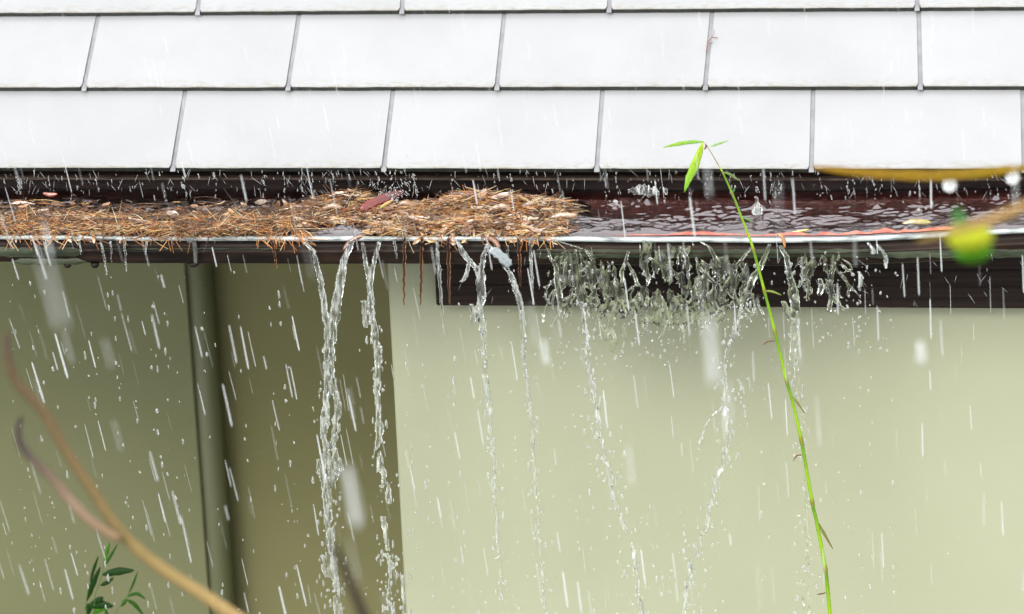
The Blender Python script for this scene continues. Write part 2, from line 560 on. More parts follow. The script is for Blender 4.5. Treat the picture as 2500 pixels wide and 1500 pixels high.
for ri, jb in enumerate(allrows):
    for i in range(len(jb) - 1):
        a, b_ = jb[i], jb[i + 1]
        gp = 0.0041
        if ri == 2 and abs((a[0]) - allrows[2][6][0]) < 1e-6: gp = 0.0041
        tile(a[0], b_[0], a[2], b_[2], a[1], b_[1], (a[3] + b_[3]) / 2, gap=gp)
    for a in jb[1:-1]:
        strip(a[0], a[2], a[1], a[3])
roof = mesh_obj('roof', V, Fc, parent=house, mats=[M['tile'], M['tile_edge'], M['strip']], midx=MI, uvs=UV, cols=TC)
roof['label'] = 'white wet slate roof in staggered courses'

# roof deck + timber under the slates
V, Fc = [], []
def SP(s, h, x): return tuple(s0 + sdir * s + snrm * h + Vector((x, 0, 0)))
for (sa, sb, ha, hb_) in ((0.012, 1.75, -0.0155, -0.036),):
    i = len(V)
    V += [SP(sa, ha, X0), SP(sa, ha, X1), SP(sb, ha, X1), SP(sb, ha, X0), SP(sa, hb_, X0), SP(sa, hb_, X1), SP(sb, hb_, X1), SP(sb, hb_, X0)]
    Fc += [(i, i + 1, i + 2, i + 3), (i + 7, i + 6, i + 5, i + 4), (i, i + 4, i + 5, i + 1), (i + 1, i + 5, i + 6, i + 2), (i + 2, i + 6, i + 7, i + 3), (i + 3, i + 7, i + 4, i)]
mesh_obj('roof_deck', V, Fc, M['fascia'], house)
V, Fc = [], []
box(V, Fc, (X0, EDGE_Y + 0.004, EDGE_Z - 0.0175), (X1, EDGE_Y + 0.03, EDGE_Z - 0.0140))
mesh_obj('drip_batten', V, Fc, M['batten'], house)
V, Fc = [], []
box(V, Fc, (X0, 0.236, -0.062), (X1, 0.262, 0.052))
mesh_obj('fascia', V, Fc, M['fascia'], house)

# dark beam under the gutter, right part
bx0 = on_y(1063, 700, 0.20).x
bz = on_y(1500, 749, 0.20).z
V, Fc = [], []
box(V, Fc, (bx0, 0.20, bz), (X1, 0.2355, -0.0625))
beam = mesh_obj('beam', V, Fc, M['beam'], house)
bm = bmesh.new(); bm.from_mesh(beam.data)
bmesh.ops.bevel(bm, geom=bm.edges[:], offset=0.002, segments=2, affect='EDGES'); bm.to_mesh(beam.data); bm.free()
V, Fc = [], []
for zz in (bz + 0.030, bz + 0.062, bz + 0.098):
    box(V, Fc, (bx0 + 0.004, 0.1975, zz), (X1, 0.1998, zz + 0.011))
mesh_obj('beam_moulding', V, Fc, M['beam'], house)

# soffit and walls
V, Fc = [], []
box(V, Fc, (X0, 0.263, -0.060), (X1, 1.75, -0.045))
mesh_obj('soffit', V, Fc, M['soffit'], house)
WY = 0.246
cx_top = on_y(945, 645, WY); cx_bot = on_y(991, 1500, WY)
cx = (cx_top.x + cx_bot.x) / 2
V, Fc = [], []
k = (cx_bot.x - cx_top.x) / (cx_bot.z - cx_top.z)
zt, zb = -0.0640, -2.6
xt = cx_top.x + (zt - cx_top.z) * k; xb = cx_top.x + (zb - cx_top.z) * k
V = [(xt, WY, zt), (X1, WY, zt), (X1, WY, zb), (xb, WY, zb), (xt, 1.6, zt), (X1, 1.6, zt), (X1, 1.6, zb), (xb, 1.6, zb)]
Fc = [(0, 3, 2, 1), (4, 5, 6, 7), (0, 1, 5, 4), (1, 2, 6, 5), (3, 7, 6, 2), (0, 4, 7, 3)]
wall = mesh_obj('wall', V, Fc, M['wall'], house)
wall['label'] = 'smooth pale green rendered wall'
bm = bmesh.new(); bm.from_mesh(wall.data)
bmesh.ops.bevel(bm, geom=bm.edges[:], offset=0.003, segments=3, affect='EDGES'); bm.to_mesh(wall.data); bm.free()
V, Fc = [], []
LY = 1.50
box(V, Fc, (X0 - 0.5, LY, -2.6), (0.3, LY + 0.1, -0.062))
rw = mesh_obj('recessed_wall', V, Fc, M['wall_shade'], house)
rw['label'] = 'olive wall set back, its shade partly put into the colour'
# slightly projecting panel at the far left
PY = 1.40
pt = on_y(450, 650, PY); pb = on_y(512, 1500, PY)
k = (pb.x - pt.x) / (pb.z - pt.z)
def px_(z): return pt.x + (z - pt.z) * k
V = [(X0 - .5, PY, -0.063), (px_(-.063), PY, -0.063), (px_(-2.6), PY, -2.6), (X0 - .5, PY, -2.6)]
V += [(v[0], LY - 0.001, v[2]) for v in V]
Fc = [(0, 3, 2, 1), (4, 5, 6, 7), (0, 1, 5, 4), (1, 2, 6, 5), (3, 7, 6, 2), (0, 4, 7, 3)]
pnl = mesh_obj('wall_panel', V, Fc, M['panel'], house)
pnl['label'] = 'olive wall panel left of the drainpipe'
# drainpipe in the corner
pr = 0.037
ax = on_y(479, 650, 1.447); bx_ = on_y(538, 1500, 1.447)
d = (bx_ - ax).normalized()
V, Fc = [], []
p_top = ax - d * ((-0.070 - ax.z) / d.z) * -1.0
p_top = ax + d * ((-0.070 - ax.z) / d.z); p_bot = ax + d * ((-2.55 - ax.z) / d.z)
tube(V, Fc, [p_top, (p_top + p_bot) / 2, p_bot], [pr] * 3, 32)
dp = mesh_obj('drainpipe', V, Fc, M['pipe'], house, smooth=True)
dp['label'] = 'dull green round drainpipe in the wall corner'

# ------------------------------------------------------------------ gutter
gx = [X0 + (X1 - X0) * i / 220 for i in range(221)]
rim_px = [(-300, 569), (0, 573), (300, 577), (700, 578), (1250, 578), (1600, 581), (1900, 582), (2050, 581), (2200, 575), (2350, 567), (2500, 558), (2800, 540)]
rx = [on_y(a, b_, 0).x for a, b_ in rim_px]; rz = [on_y(a, b_, 0).z for a, b_ in rim_px]


def rimz(x):
    return np.interp(x, rx, rz) + 0.0008 * pn(np.asarray(x) * 9, 0.3, 5)


def dent(x): return 0.0015 * float(pn(x * 5, 1.7, 8))


outer = [(0.002, -0.004), (0.0075, -0.0075), (0.010, -0.017), (0.008, -0.0225), (0.0005, -0.0255), (-0.0015, -0.029), (0.004, -0.0335), (0.007, -0.045), (0.011, -0.0535), (0.018, -0.057), (0.10, -0.058), (0.2345, -0.058)]
inner = [(0.005, -0.003), (0.011, -0.008), (0.014, -0.030), (0.022, -0.052), (0.10, -0.054), (0.22, -0.052), (0.2335, -0.03), (0.2335, -0.002)]
gut = empty('gutter_root', (0, 0, 0))
bpy.data.objects.remove(gut)


def sweep(prof, name, mat, parent, flip=False, smooth=True):
    V, Fc = [], []
    n = len(prof)
    for x in gx:
        z = float(rimz(x)); dd = dent(x)
        for (y, h) in prof:
            w = 1.0 if y < 0.05 else 0.0
            V.append((x, y + dd * w * (-h * 15), (z * (1 - min(1, y / 0.23) * .7)) + h))
    for i in range(len(gx) - 1):
        for j in range(n - 1):
            a = i * n + j
            f = (a, a + n, a + n + 1, a + 1)
            Fc.append(tuple(reversed(f)) if flip else f)
    return mesh_obj(name, V, Fc, mat, parent, smooth=smooth)


gutter = sweep(outer, 'gutter', M['gutter_out'], house)
gutter['label'] = 'overflowing dark metal gutter along the eave'
sweep(inner, 'gutter_lining', M['gutter_in'], gutter, flip=True)
V, Fc = [], []
tube(V, Fc, [(x, -0.001, float(rimz(x)) - 0.0035 + dent(x) * .3) for x in gx], [0.0045] * len(gx), 12)
rim = mesh_obj('rim', V, Fc, M['rim'], gutter, smooth=True)
# red primer showing along the inner lip, right part
V, Fc = [], []
segs = np.arange(1500, 2330, 6)
for i, a in enumerate(segs):
    p = on_y(a, 566, 0.010)
    e = max(0.0, float(fbm(a / 60.0, 0.2, 3, 4)) + .55) * min(1, (a - 1480) / 250.0)
    z = float(rimz(p.x))
    ya = 0.0052 + .003 * e; yb = ya + 0.017 * min(1, e)
    V += [(p.x, yy, z - .0002 + 0.0062 * (1 - math.exp(-(yy + .0015) / .013)) + .016 * yy) for yy in (ya, yb)]
    if i: q = 2 * i; Fc.append((q - 2, q, q + 1, q - 1))
mesh_obj('primer_patch', V, Fc, M['rust'], gutter)
# algae film on the outer face, far left and along the right lower band
V, Fc = [], []


def film(xa, xb, ya, yb, yo, amp, step=5, seed=0):
    xs = np.arange(xa, xb, step)
    i0 = len(V)
    for i, a in enumerate(xs):
        ed = min(1, (a - xa) / 25.0, (xb - a) / 25.0)
        n1 = float(fbm(a / 45.0, 0.1, 3, seed)) * amp; n2 = float(fbm(a / 30.0, 5.1, 3, seed + 2)) * amp
        mid = (ya + yb) / 2
        t0 = mid + (ya - mid) * ed + n1 * ed; t1 = mid + (yb - mid) * ed + n2 * ed
        for k in range(5):
            yy = t0 + (t1 - t0) * k / 4
            bul = 0.0022 * math.sin(math.pi * k / 4) * (1 + .5 * float(pn(a / 20.0, k, seed)))
            p = on_y(a, yy, yo - bul)
            V.append(tuple(p))
        if i:
            q = i0 + i * 5
            for k in range(4): Fc.append((q - 5 + k, q - 5 + k + 1, q + k + 1, q + k))


film(-260, 208, 604, 628, -0.001, 4, seed=1)
film(25, 215, 632, 647, 0.002, 3, seed=3)
film(225, 700, 606, 611, -0.0028, 2, seed=5)
film(1290, 2560, 609, 630, 0.0015, 3, seed=7)
mesh_obj('algae', V, Fc, M['moss'], gutter, smooth=True)
# gutter bracket near the left
V, Fc = [], []
pa = on_y(462, 586, -0.007)
for (a, b_, w, h) in ((468, 590, .016, .0022), (476, 615, .006, .042)):
    p = on_y(a, b_, -0.006)
    box(V, Fc, (p.x - w / 2, -0.008, p.z - h / 2), (p.x + w / 2, 0.006, p.z + h / 2))
mesh_obj('bracket', V, Fc, M['metal'], gutter)
for a, b_, r, yy in ((473, 648, .0105, .02), (165, 650, .008, .012), (232, 650, .008, .012)):
    V, Fc = [], []
    q = on_y(a, b_, yy)
    tube(V, Fc, [(q.x, yy, q.z + .006), (q.x, yy, q.z), (q.x, yy, q.z - .003)], [r, r * .85, r * .45], 12)
    mesh_obj('drip_lug', V, Fc, M['gutter_out'], gutter, smooth=True)

# ------------------------------------------------------------------ water standing in the gutter
nx, ny = 1500, 84
xs = np.linspace(X0, X1, nx); ys = np.linspace(-0.0015, 0.2334, ny) 
XX, YY = np.meshgrid(xs, ys, indexing='ij')
warpx = XX + 0.012 * pn(XX * 18, YY * 40, 3)
warpy = YY + 0.008 * pn(XX * 22, YY * 30, 6)
r1 = 1 - np.sqrt(pn(warpx * 36, warpy * 66, 1) ** 2 + .012) * 1.6
r3 = pn(warpx * 58, warpy * 104, 4)
r2 = pn(warpx * 100, warpy * 150, 2)
lo = pn(warpx * 14, warpy * 24, 9)
h = (0.0022 * r1 + 0.0015 * r3 + 0.0009 * r2) * (.75 + .7 * lo) + 0.0026 * lo
calm = 1 / (1 + np.exp(-(pn(XX * 3.0, YY * 9, 12) + 0.35) * 9))
calm = 0.45 + 0.55 * calm
backfade = np.clip((0.235 - YY) / 0.06, 0.35, 1)
nearfade = np.clip((YY - 0.004) / 0.035, 0, 1) ** 1.1
RZ = np.interp(XX, rx, rz)
dome = 0.0062 * (1 - np.exp(-np.clip(YY + 0.0015, 0, 1) / 0.013))
Z = RZ * (1 - np.clip(YY / 0.23, 0, 1) * .7) + dome + 0.016 * np.clip(YY, 0, 1) + h * calm * backfade * nearfade - 0.0010
rings = [(random.uniform(1450, 2560), random.uniform(488, 556), random.uniform(.008, .018), random.uniform(.0010, .0022)) for _ in range(16)]
for (a, b_, r, amp) in rings + list(((1850, 512, .010, .010), (1866, 548, .012, .003), (1502, 512, .012, .003), (2140, 512, .02, .004), (1330 + 250, 500, .02, .004), (1690, 520, .014, .002), (2245, 522, .02, .003), (1730, 540, .012, .002), (2430, 500, .018, .003))):
    p = on_z(a, b_, 0.003)
    d = np.sqrt((XX - p.x) ** 2 + (YY - p.y) ** 2)
    Z = Z + amp * (np.exp(-(d / r) ** 2) if amp > .008 else np.cos(d / r * 5.0) * np.exp(-(d / r) ** 1.5))
V = np.stack([XX.ravel(), YY.ravel(), Z.ravel()], 1).tolist()
Fc = [(i * ny + j, (i + 1) * ny + j, (i + 1) * ny + j + 1, i * ny + j + 1) for i in range(nx - 1) for j in range(ny - 1)]
gw = mesh_obj('water', V, Fc, M['water'], smooth=True)
tag(gw, kind='structure')


# ------------------------------------------------------------------ litter in the gutter
def H_of(px, Y):
    """height of the litter above the water in metres at picture column px, depth Y (0 = rim)"""
    px = np.asarray(px, float)
    h = 0.006 * np.exp(-((Y - 0.045) / 0.035) ** 2) * (px < 790)
    h = h + 0.004 * np.exp(-((Y - 0.12) / 0.05) ** 2) * (px < 790)
    h = h + 0.030 * np.exp(-((px - 855) / 62) ** 2 - ((Y - 0.13) / 0.035) ** 2)
    h = h + 0.016 * np.exp(-((px - 960) / 45) ** 2 - ((Y - 0.085) / 0.035) ** 2)
    h = h + 0.031 * np.exp(-((px - 1160) / 95) ** 2 - ((Y - 0.12) / 0.035) ** 2)
    h = h + 0.026 * np.exp(-((px - 1310) / 85) ** 2 - ((Y - 0.10) / 0.040) ** 2)
    h = h + 0.009 * np.exp(-((px - 1130) / 200) ** 2 - ((Y - 0.035) / 0.03) ** 2)
    return h


def cover(px, Y):
    """0..1 how thickly litter covers the water there"""
    n = float(fbm(px / 70.0, Y * 30, 3, 20))
    if px < 760:
        c = 0.95 * math.exp(-((Y - (0.030 + 0.02 * math.sin(px / 90.0))) / 0.036) ** 2) + 0.22 * (Y > 0.06) + .75 * n
        if 560 < px < 760: c += .35 * math.exp(-((Y - .09) / .04) ** 2)
        if 300 < px < 440 and Y < .05: c -= 0.35
        if 700 < px < 880 and Y < .03: c -= .6
        return c
    if px < 1440:
        c = 0.7 + .4 * n
        if px < 1000 and Y < 0.045 and px < 900: c -= 0.9
        if 940 < px < 1020 and Y > .11: c -= 1.0
        if px > 1340: c -= (px - 1340) / 80.0 * (1 if Y < .12 else 1.2)
        if px < 900 and Y > .04: c += .3
        if 1110 < px < 1260 and Y < .02: c -= .35
        return c
    return -1


def water_z(x): return float(np.interp(x, rx, rz)) * .8 + 0.005


# soaked base mass
V, Fc = [], []
cols_ = np.arange(-260, 1450, 6); rws = np.arange(0.006, 0.20, 0.005)
idx = {}
for i, a in enumerate(cols_):
    for j, Y in enumerate(rws):
        p = on_z(a, 578 - 483 * Y, 0.0)
        c = cover(a, Y)
        hh = float(H_of(a, Y))
        z = water_z(p.x) - 0.006 + hh * .92 + 0.0035 * float(fbm(a / 14.0, Y * 120, 3, 2)) + min(0, c - .45) * .02
        idx[(i, j)] = len(V); V.append((p.x, Y, z))
for i in range(len(cols_) - 1):
    for j in range(len(rws) - 1):
        Fc.append((idx[(i, j)], idx[(i + 1, j)], idx[(i + 1, j + 1)], idx[(i, j + 1)]))
lb = mesh_obj('litter_sludge', V, Fc, M['litter_base'], smooth=True)
tag(lb, 'dark brown soaked sludge of rotting needles lying in the gutter', 'leaf litter', kind='stuff')

PAL_N = [(0.76, 0.29, 0.07), (0.95, 0.50, 0.18), (1.0, 0.74, 0.46), (0.62, 0.22, 0.05), (0.30, 0.13, 0.05), (0.55, 0.22, 0.08), (0.70, 0.44, 0.16)]
PAL_D = [(0.12, 0.05, 0.02), (0.20, 0.08, 0.03), (0.09, 0.05, 0.03), (0.28, 0.14, 0.05)]
PAL_L = [(0.64, 0.45, 0.34), (0.74, 0.56, 0.44), (0.55, 0.28, 0.12), (0.40, 0.19, 0.08), (0.70, 0.46, 0.24), (0.25, 0.11, 0.05), (0.60, 0.34, 0.10)]


def jitc(c, s=0.15):
    k = 1 + random.uniform(-s, s)
    return tuple(min(1, max(0, v * k)) for v in c)


def add_needle(V, Fc, C, p, ang, tilt, L, r, col, bend):
    d = Vector((math.cos(ang) * math.cos(tilt), math.sin(ang) * math.cos(tilt), math.sin(tilt)))
    side = Vector((-math.sin(ang), math.cos(ang), 0))
    pts = []
    for k in range(5):
        t = k / 4 - .5
        pts.append(p + d * (L * t) + side * (bend * L * (t * t - .1)) + Vector((0, 0, -abs(bend) * L * t * t * .6)))
    tube(V, Fc, pts, [r * .5, r, r, r * .9, r * .35], 3, C, col, cap=False)


V, Fc, C = [], [], []
cnt = 0; tries = 0
while cnt < 9000 and tries < 90000:
    tries += 1
    a = random.uniform(-250, 1440)
    Y = abs(random.gauss(0.04, 0.045)) if a < 780 else random.uniform(0.0, 0.17)
    if Y > 0.19: continue
    cv = cover(a, Y)
    if random.random() > cv: continue
    if a > 800 and random.random() < .35: continue
    p = on_z(a, 578 - 483 * Y, 0.0); p.y = Y
    z = water_z(p.x) + float(H_of(a, Y)) + random.uniform(-0.003, 0.0065)
    dark = Y > 0.068 + random.uniform(-.03, .03) and a < 800
    patch = float(fbm(a / 40.0, Y * 45, 2, 77))
    col = jitc(random.choice(PAL_D if (dark and random.random() < .85) or (patch < -.02 and random.random() < .85) else PAL_N), .35)
    ang = random.gauss(0, 0.8) + (math.pi if random.random() < .5 else 0)
    tilt = random.gauss(0, 0.12) + (random.uniform(.3, 1.0) if random.random() < .035 else 0)
    L = random.uniform(0.03, 0.085)
    if Y < .012: z = max(z, float(rimz(p.x)) + .006)
    add_needle(V, Fc, C, Vector((p.x, Y, z)), ang, tilt, L, random.uniform(0.0005, 0.0010), col, random.uniform(-.4, .4))
    cnt += 1
# needles hanging over the rim
for k in range(120):
    zone = random.choice([(0, 310), (0, 310), (300, 440), (620, 760), (640, 740), (960, 1240), (1240, 1360)])
    a = random.uniform(*zone)
    p = on_y(a, 570, -0.006)
    L = random.uniform(0.015, 0.05)
    ang = random.gauss(0.3, .6)
    dx = math.sin(ang) * L; dz = -abs(math.cos(ang)) * L
    col = jitc(random.choice(PAL_N), .2)
    top = Vector((p.x, 0.004, float(rimz(p.x)) + 0.0065)); mid = Vector((p.x + dx * .35, -0.0070, float(rimz(p.x)) + dz * .18))
    end = Vector((p.x + dx, -0.0085, float(rimz(p.x)) + dz * .6))
    st = Vector((p.x - dx * .8, 0.03, float(rimz(p.x)) + .010))
    P = smoothpath([st, top, mid, end], 3)
    tube(V, Fc, [Vector(q) for q in P], [random.uniform(.0006, .0010)] * len(P), 3, C, col, cap=False)
for k in range(330):
    a = random.choice([random.uniform(-200, 320), random.uniform(-200, 320), random.uniform(380, 780), random.uniform(900, 1380)])
    if float(fbm(a / 25.0, 3.3, 2, 51)) < -.05: continue
    p = on_y(a, 570, 0)
    add_needle(V, Fc, C, Vector((p.x, random.uniform(-.005, .008), float(rimz(p.x)) + random.uniform(.001, .006))), random.gauss(0, .5), random.gauss(0, .15), random.uniform(.02, .06), random.uniform(.0005, .0010), jitc(random.choice(PAL_N + PAL_D[:2]), .3), random.uniform(-.3, .3))
nd = mesh_obj('pine_needle_litter', V, Fc, M['needle'], smooth=True, cols=C)
tag(nd, 'tan and brown dead pine needles matted in the gutter', 'pine needles', kind='stuff')

# broken leaf fragments
V, Fc, C = [], [], []


def leaf_patch(V, Fc, C, c, u, v, n, L, Wd, col, curl=0.3, pts=5, col2=None):
    """a small cupped leaf: pts x 3 grid"""
    i0 = len(V)
    for k in range(pts):
        t = k / (pts - 1)
        w = Wd * (math.sin(math.pi * (0.06 + 0.88 * t)) ** .7) * .5
        b_ = curl * L * (t - .5) ** 2
        for s in (-1, 0, 1):
            V.append(tuple(c + u * (L * (t - .5)) + v * (w * s) + n * (b_ + abs(s) * w * curl * .9 * (1 + .4 * math.sin(k * 2.1)))))
            C.append(tuple(x * (1 + .25 * math.sin(k * 1.7 + s)) for x in col) if s else (col2 or tuple(x * .7 for x in col)))
    for k in range(pts - 1):
        for s in range(2):
            q = i0 + k * 3 + s
            Fc.append((q, q + 1, q + 4, q + 3))


cnt = 0; tries = 0
while cnt < 3000 and tries < 60000:
    tries += 1
    a = random.uniform(-250, 1450)
    if a < 700 and random.random() < .85: continue
    Y = random.uniform(0.0, 0.16)
    if random.random() > cover(a, Y): continue
    p = on_z(a, 578 - 483 * Y, 0.0); p.y = Y
    z = water_z(p.x) + float(H_of(a, Y)) + random.uniform(-0.003, 0.005)
    if Y < .012: z = max(z, float(rimz(p.x)) + .006)
    ang = random.gauss(0, .8)
    u = Vector((math.cos(ang), math.sin(ang), random.gauss(0, .15))).normalized()
    nrm = Vector((random.gauss(0, .35), random.gauss(-.35, .4), 1)).normalized()
    v = nrm.cross(u).normalized(); nrm = u.cross(v)
    dark = Y > .11
    col = jitc(random.choice(PAL_L + ([(0.3, .14, .05)] * 4 if dark else [])), .25)
    leaf_patch(V, Fc, C, Vector((p.x, Y, z)), u, v, nrm, random.uniform(.008, .028), random.uniform(.003, .010), col, random.uniform(-.1, .5))
    cnt += 1
for k in range(200):
    a = random.uniform(790, 1430) if random.random() < .85 else random.uniform(-100, 790)
    Y = random.uniform(0.01, 0.15)
    if random.random() > cover(a, Y): continue
    p = on_z(a, 578 - 483 * Y, 0.0)
    ang = random.gauss(0, .6)
    u = Vector((math.cos(ang), math.sin(ang), random.gauss(0, .2))).normalized()
    nrm = Vector((random.gauss(0, .3), random.gauss(-.5, .5), 1)).normalized(); v = nrm.cross(u).normalized(); nrm = u.cross(v)
    leaf_patch(V, Fc, C, Vector((p.x, Y, water_z(p.x) + float(H_of(a, Y)) + random.uniform(-.001, .006))), u, v, nrm, random.uniform(.018, .036), random.uniform(.006, .013),
               jitc(random.choice(PAL_L), .3), random.uniform(-.4, .6), pts=7)
for k in range(60):
    a = random.choice([random.uniform(0, 300), random.uniform(960, 1250), random.uniform(960, 1250), random.uniform(1240, 1370)])
    p = on_y(a, 575, 0)
    z = float(rimz(p.x))
    yy = random.uniform(-.009, .001)
    zz = z + (.006 if yy > -.004 else random.uniform(-.010, .003))
    u = Vector((random.gauss(0, .8), -.2, -random.random())).normalized(); nrm = Vector((0, -1, .4)).normalized()
    v = nrm.cross(u).normalized()
    leaf_patch(V, Fc, C, Vector((p.x, yy, zz)), u, v, nrm, random.uniform(.008, .018), random.uniform(.003, .007), jitc(random.choice(PAL_L[2:4] + PAL_L[5:]), .4), .3)
lf = mesh_obj('leaf_fragment_litter', V, Fc, M['leafbits'], smooth=True, cols=C)
tag(lf, 'broken wet brown leaf scraps heaped on the needles in the gutter', 'leaf litter', kind='stuff')


# individual leaves one can tell apart
def leaf_px(name, pts, width, Yd, col, label=None, cat='leaf', mat='leafbits', parent=None, rib=True, rib_col=None, depth=None, curl=.25, n=10, shape=.75, tipcol=None, wig=0.0):
    """leaf laid along picture points at world depth plane Yd (or camera depth), width in picture px"""
    P = smoothpath([(a, b_, 0) for a, b_ in pts], max(2, n // (len(pts) - 1)))
    W3 = []
    for i, q in enumerate(P):
        t = i / (len(P) - 1)
        Yk = Yd[0] + (Yd[1] - Yd[0]) * t if isinstance(Yd, tuple) else Yd
        W3.append(at_depth(q[0], q[1], depth) if depth else on_y(q[0], q[1], Yk))
    D = depth or F / S
    wm = width * D / F
    V, Fc, C = [], [], []
    view = fwd
    K = 7
    for i, p in enumerate(W3):
        t = i / (len(W3) - 1)
        tg = (W3[min(i + 1, len(W3) - 1)] - W3[max(i - 1, 0)]).normalized()
        sd_ = tg.cross(view).normalized()
        nn = sd_.cross(tg).normalized()
        w = wm * .5 * (math.sin(math.pi * min(1, 0.03 + 0.95 * t)) ** shape if shape else 1)
        for s in range(K):
            ss = s / (K - 1) * 2 - 1
            ed = 1 + .08 * math.sin(i * 1.9 + ss * 3) + wig * math.sin(i * 2.7 + 1.3 * (ss > 0))
            V.append(tuple(p + sd_ * (w * ss * ed) + nn * (curl * w * ss * ss)))
            cc = tuple(a + (b_ - a) * t for a, b_ in zip(col, tipcol)) if tipcol else col
            f = 1.0 - .18 * (abs(ss) < .05) + .06 * math.sin(i * 3 + s)
            C.append(tuple(min(1, x * f) for x in cc))
    for i in range(len(W3) - 1):
        for s in range(K - 1):
            q = i * K + s
            Fc.append((q, q + 1, q + K + 1, q + K))
    o = mesh_obj(name, V, Fc, M[mat], parent, smooth=True, cols=C)
    md = o.modifiers.new('thickness', 'SOLIDIFY'); md.thickness = 0.0004 * (D / 6.0)
    if label: tag(o, label, cat)
    if rib and rib_col:
        V, Fc, C = [], [], []
        tube(V, Fc, [p - view * 0.0006 for p in W3[:-1]], [wm * .035 * (1 - .7 * i / len(W3)) for i in range(len(W3) - 1)], 6, C, rib_col)
        mesh_obj('midrib', V, Fc, M['stem'], o, smooth=True, cols=C)
    return o


leaf_px('fallen_leaf', [(849, 515), (868, 500), (888, 486), (907, 473)], 27, (0.09, 0.13), (0.50, 0.29, 0.10),
        'curled tan leaf with a raised midrib beside the red leaf in the gutter', rib_col=(0.30, 0.14, 0.05), tipcol=(0.42, .24, .07), shape=.45, curl=.5)
leaf_px('fallen_leaf', [(880, 513), (908, 497), (945, 482), (984, 468)], 23, (0.085, 0.12), (0.30, 0.025, 0.012),
        'glossy dark red leaf poking out of the litter', tipcol=(.13, .012, .010), shape=.35, curl=.08, rib=False, wig=.06)
leaf_px('fallen_leaf', [(926, 510), (940, 500), (960, 488)], 8, 0.08, (0.42, 0.42, 0.08),
        'small yellow green leaf sliver under the red leaf', tipcol=(.65, .38, .12), rib=False)
leaf_px('fallen_leaf', [(967, 505), (990, 497), (1016, 505)], 18, 0.10, (0.33, 0.15, 0.05),
        'short brown curled leaf between the two litter mounds', rib=False, shape=.5)
leaf_px('fallen_leaf', [(788, 510), (812, 503), (838, 509)], 12, 0.09, (0.50, 0.32, 0.20),
        'pale pinkish tan leaf on the left slope of the small mound', rib=False, shape=.35, curl=.4, wig=.2)
leaf_px('fallen_leaf', [(1280, 500), (1330, 485), (1372, 494), (1398, 499)], 11, 0.13, (0.45, 0.22, 0.06),
        'long orange brown leaf at the right end of the large litter mound', rib=False, shape=.5)
leaf_px('fallen_leaf', [(1190, 515), (1225, 504), (1258, 512)], 14, 0.08, (0.52, 0.34, 0.22),
        'broad pale tan leaf on the front of the large litter mound', rib=False, shape=.35, curl=.3, wig=.2)
leaf_px('fallen_leaf', [(1330, 540), (1368, 527), (1408, 526)], 14, 0.055, (0.52, 0.35, 0.22),
        'pale leaf at the water edge where the litter ends', rib=False, shape=.35, curl=.3, wig=.2)
leaf_px('fallen_leaf', [(105, 472), (122, 476), (140, 474)], 10, 0.13, (0.40, 0.10, 0.05),
        'small reddish leaf scrap at the back of the gutter, far left', rib=False, shape=.6)
leaf_px('fallen_leaf', [(2185, 560), (2225, 545), (2262, 547), (2290, 560)], 20, 0.045, (0.42, 0.27, 0.12),
        'yellow brown leaf floating in the open water near the right', rib=False, shape=.5, tipcol=(.5, .45, .1))
leaf_px('fallen_leaf', [(1896, 573), (1908, 577), (1914, 590), (1916, 606)], 8, (-0.004, -0.012), (0.55, 0.22, 0.05),
        'small orange leaf bent over the gutter rim', rib=False, shape=.5)
leaf_px('fallen_leaf', [(1920, 571), (1948, 566), (1975, 560)], 6, 0.02, (0.65, 0.50, 0.08),
        'small yellow leaf strip on the inner lip of the gutter', rib=False, shape=.5)
leaf_px('fallen_leaf', [(1196, 608), (1214, 618), (1236, 638), (1246, 650)], 24, -0.020, (0.34, 0.39, 0.40),
        'grey blue wet leaf scrap carried in the falling water', rib=False, shape=.25, curl=.1, wig=.22)
leaf_px('fallen_leaf', [(1180, 580), (1205, 586), (1220, 606)], 14, (-0.002, -0.015), (0.30, 0.12, 0.05),
        'dark brown leaf hanging over the rim above the grey scrap', rib=False, shape=.4, curl=.4)
leaf_px('fallen_leaf', [(893, 573), (872, 580), (850, 596), (838, 612)], 12, (-0.003, -0.014), (0.22, 0.09, 0.05),
        'dark folded leaf spilling over the rim into the main waterfall', rib=False, shape=.4, curl=.4)


# ------------------------------------------------------------------ falling water
def interp_path(P, v):
    P = np.array(P, float)
    return np.interp(v, P[:, 1], P[:, 0]), np.interp(v, P[:, 1], P[:, 2]), (v >= P[0, 1]) & (v <= P[-1, 1])


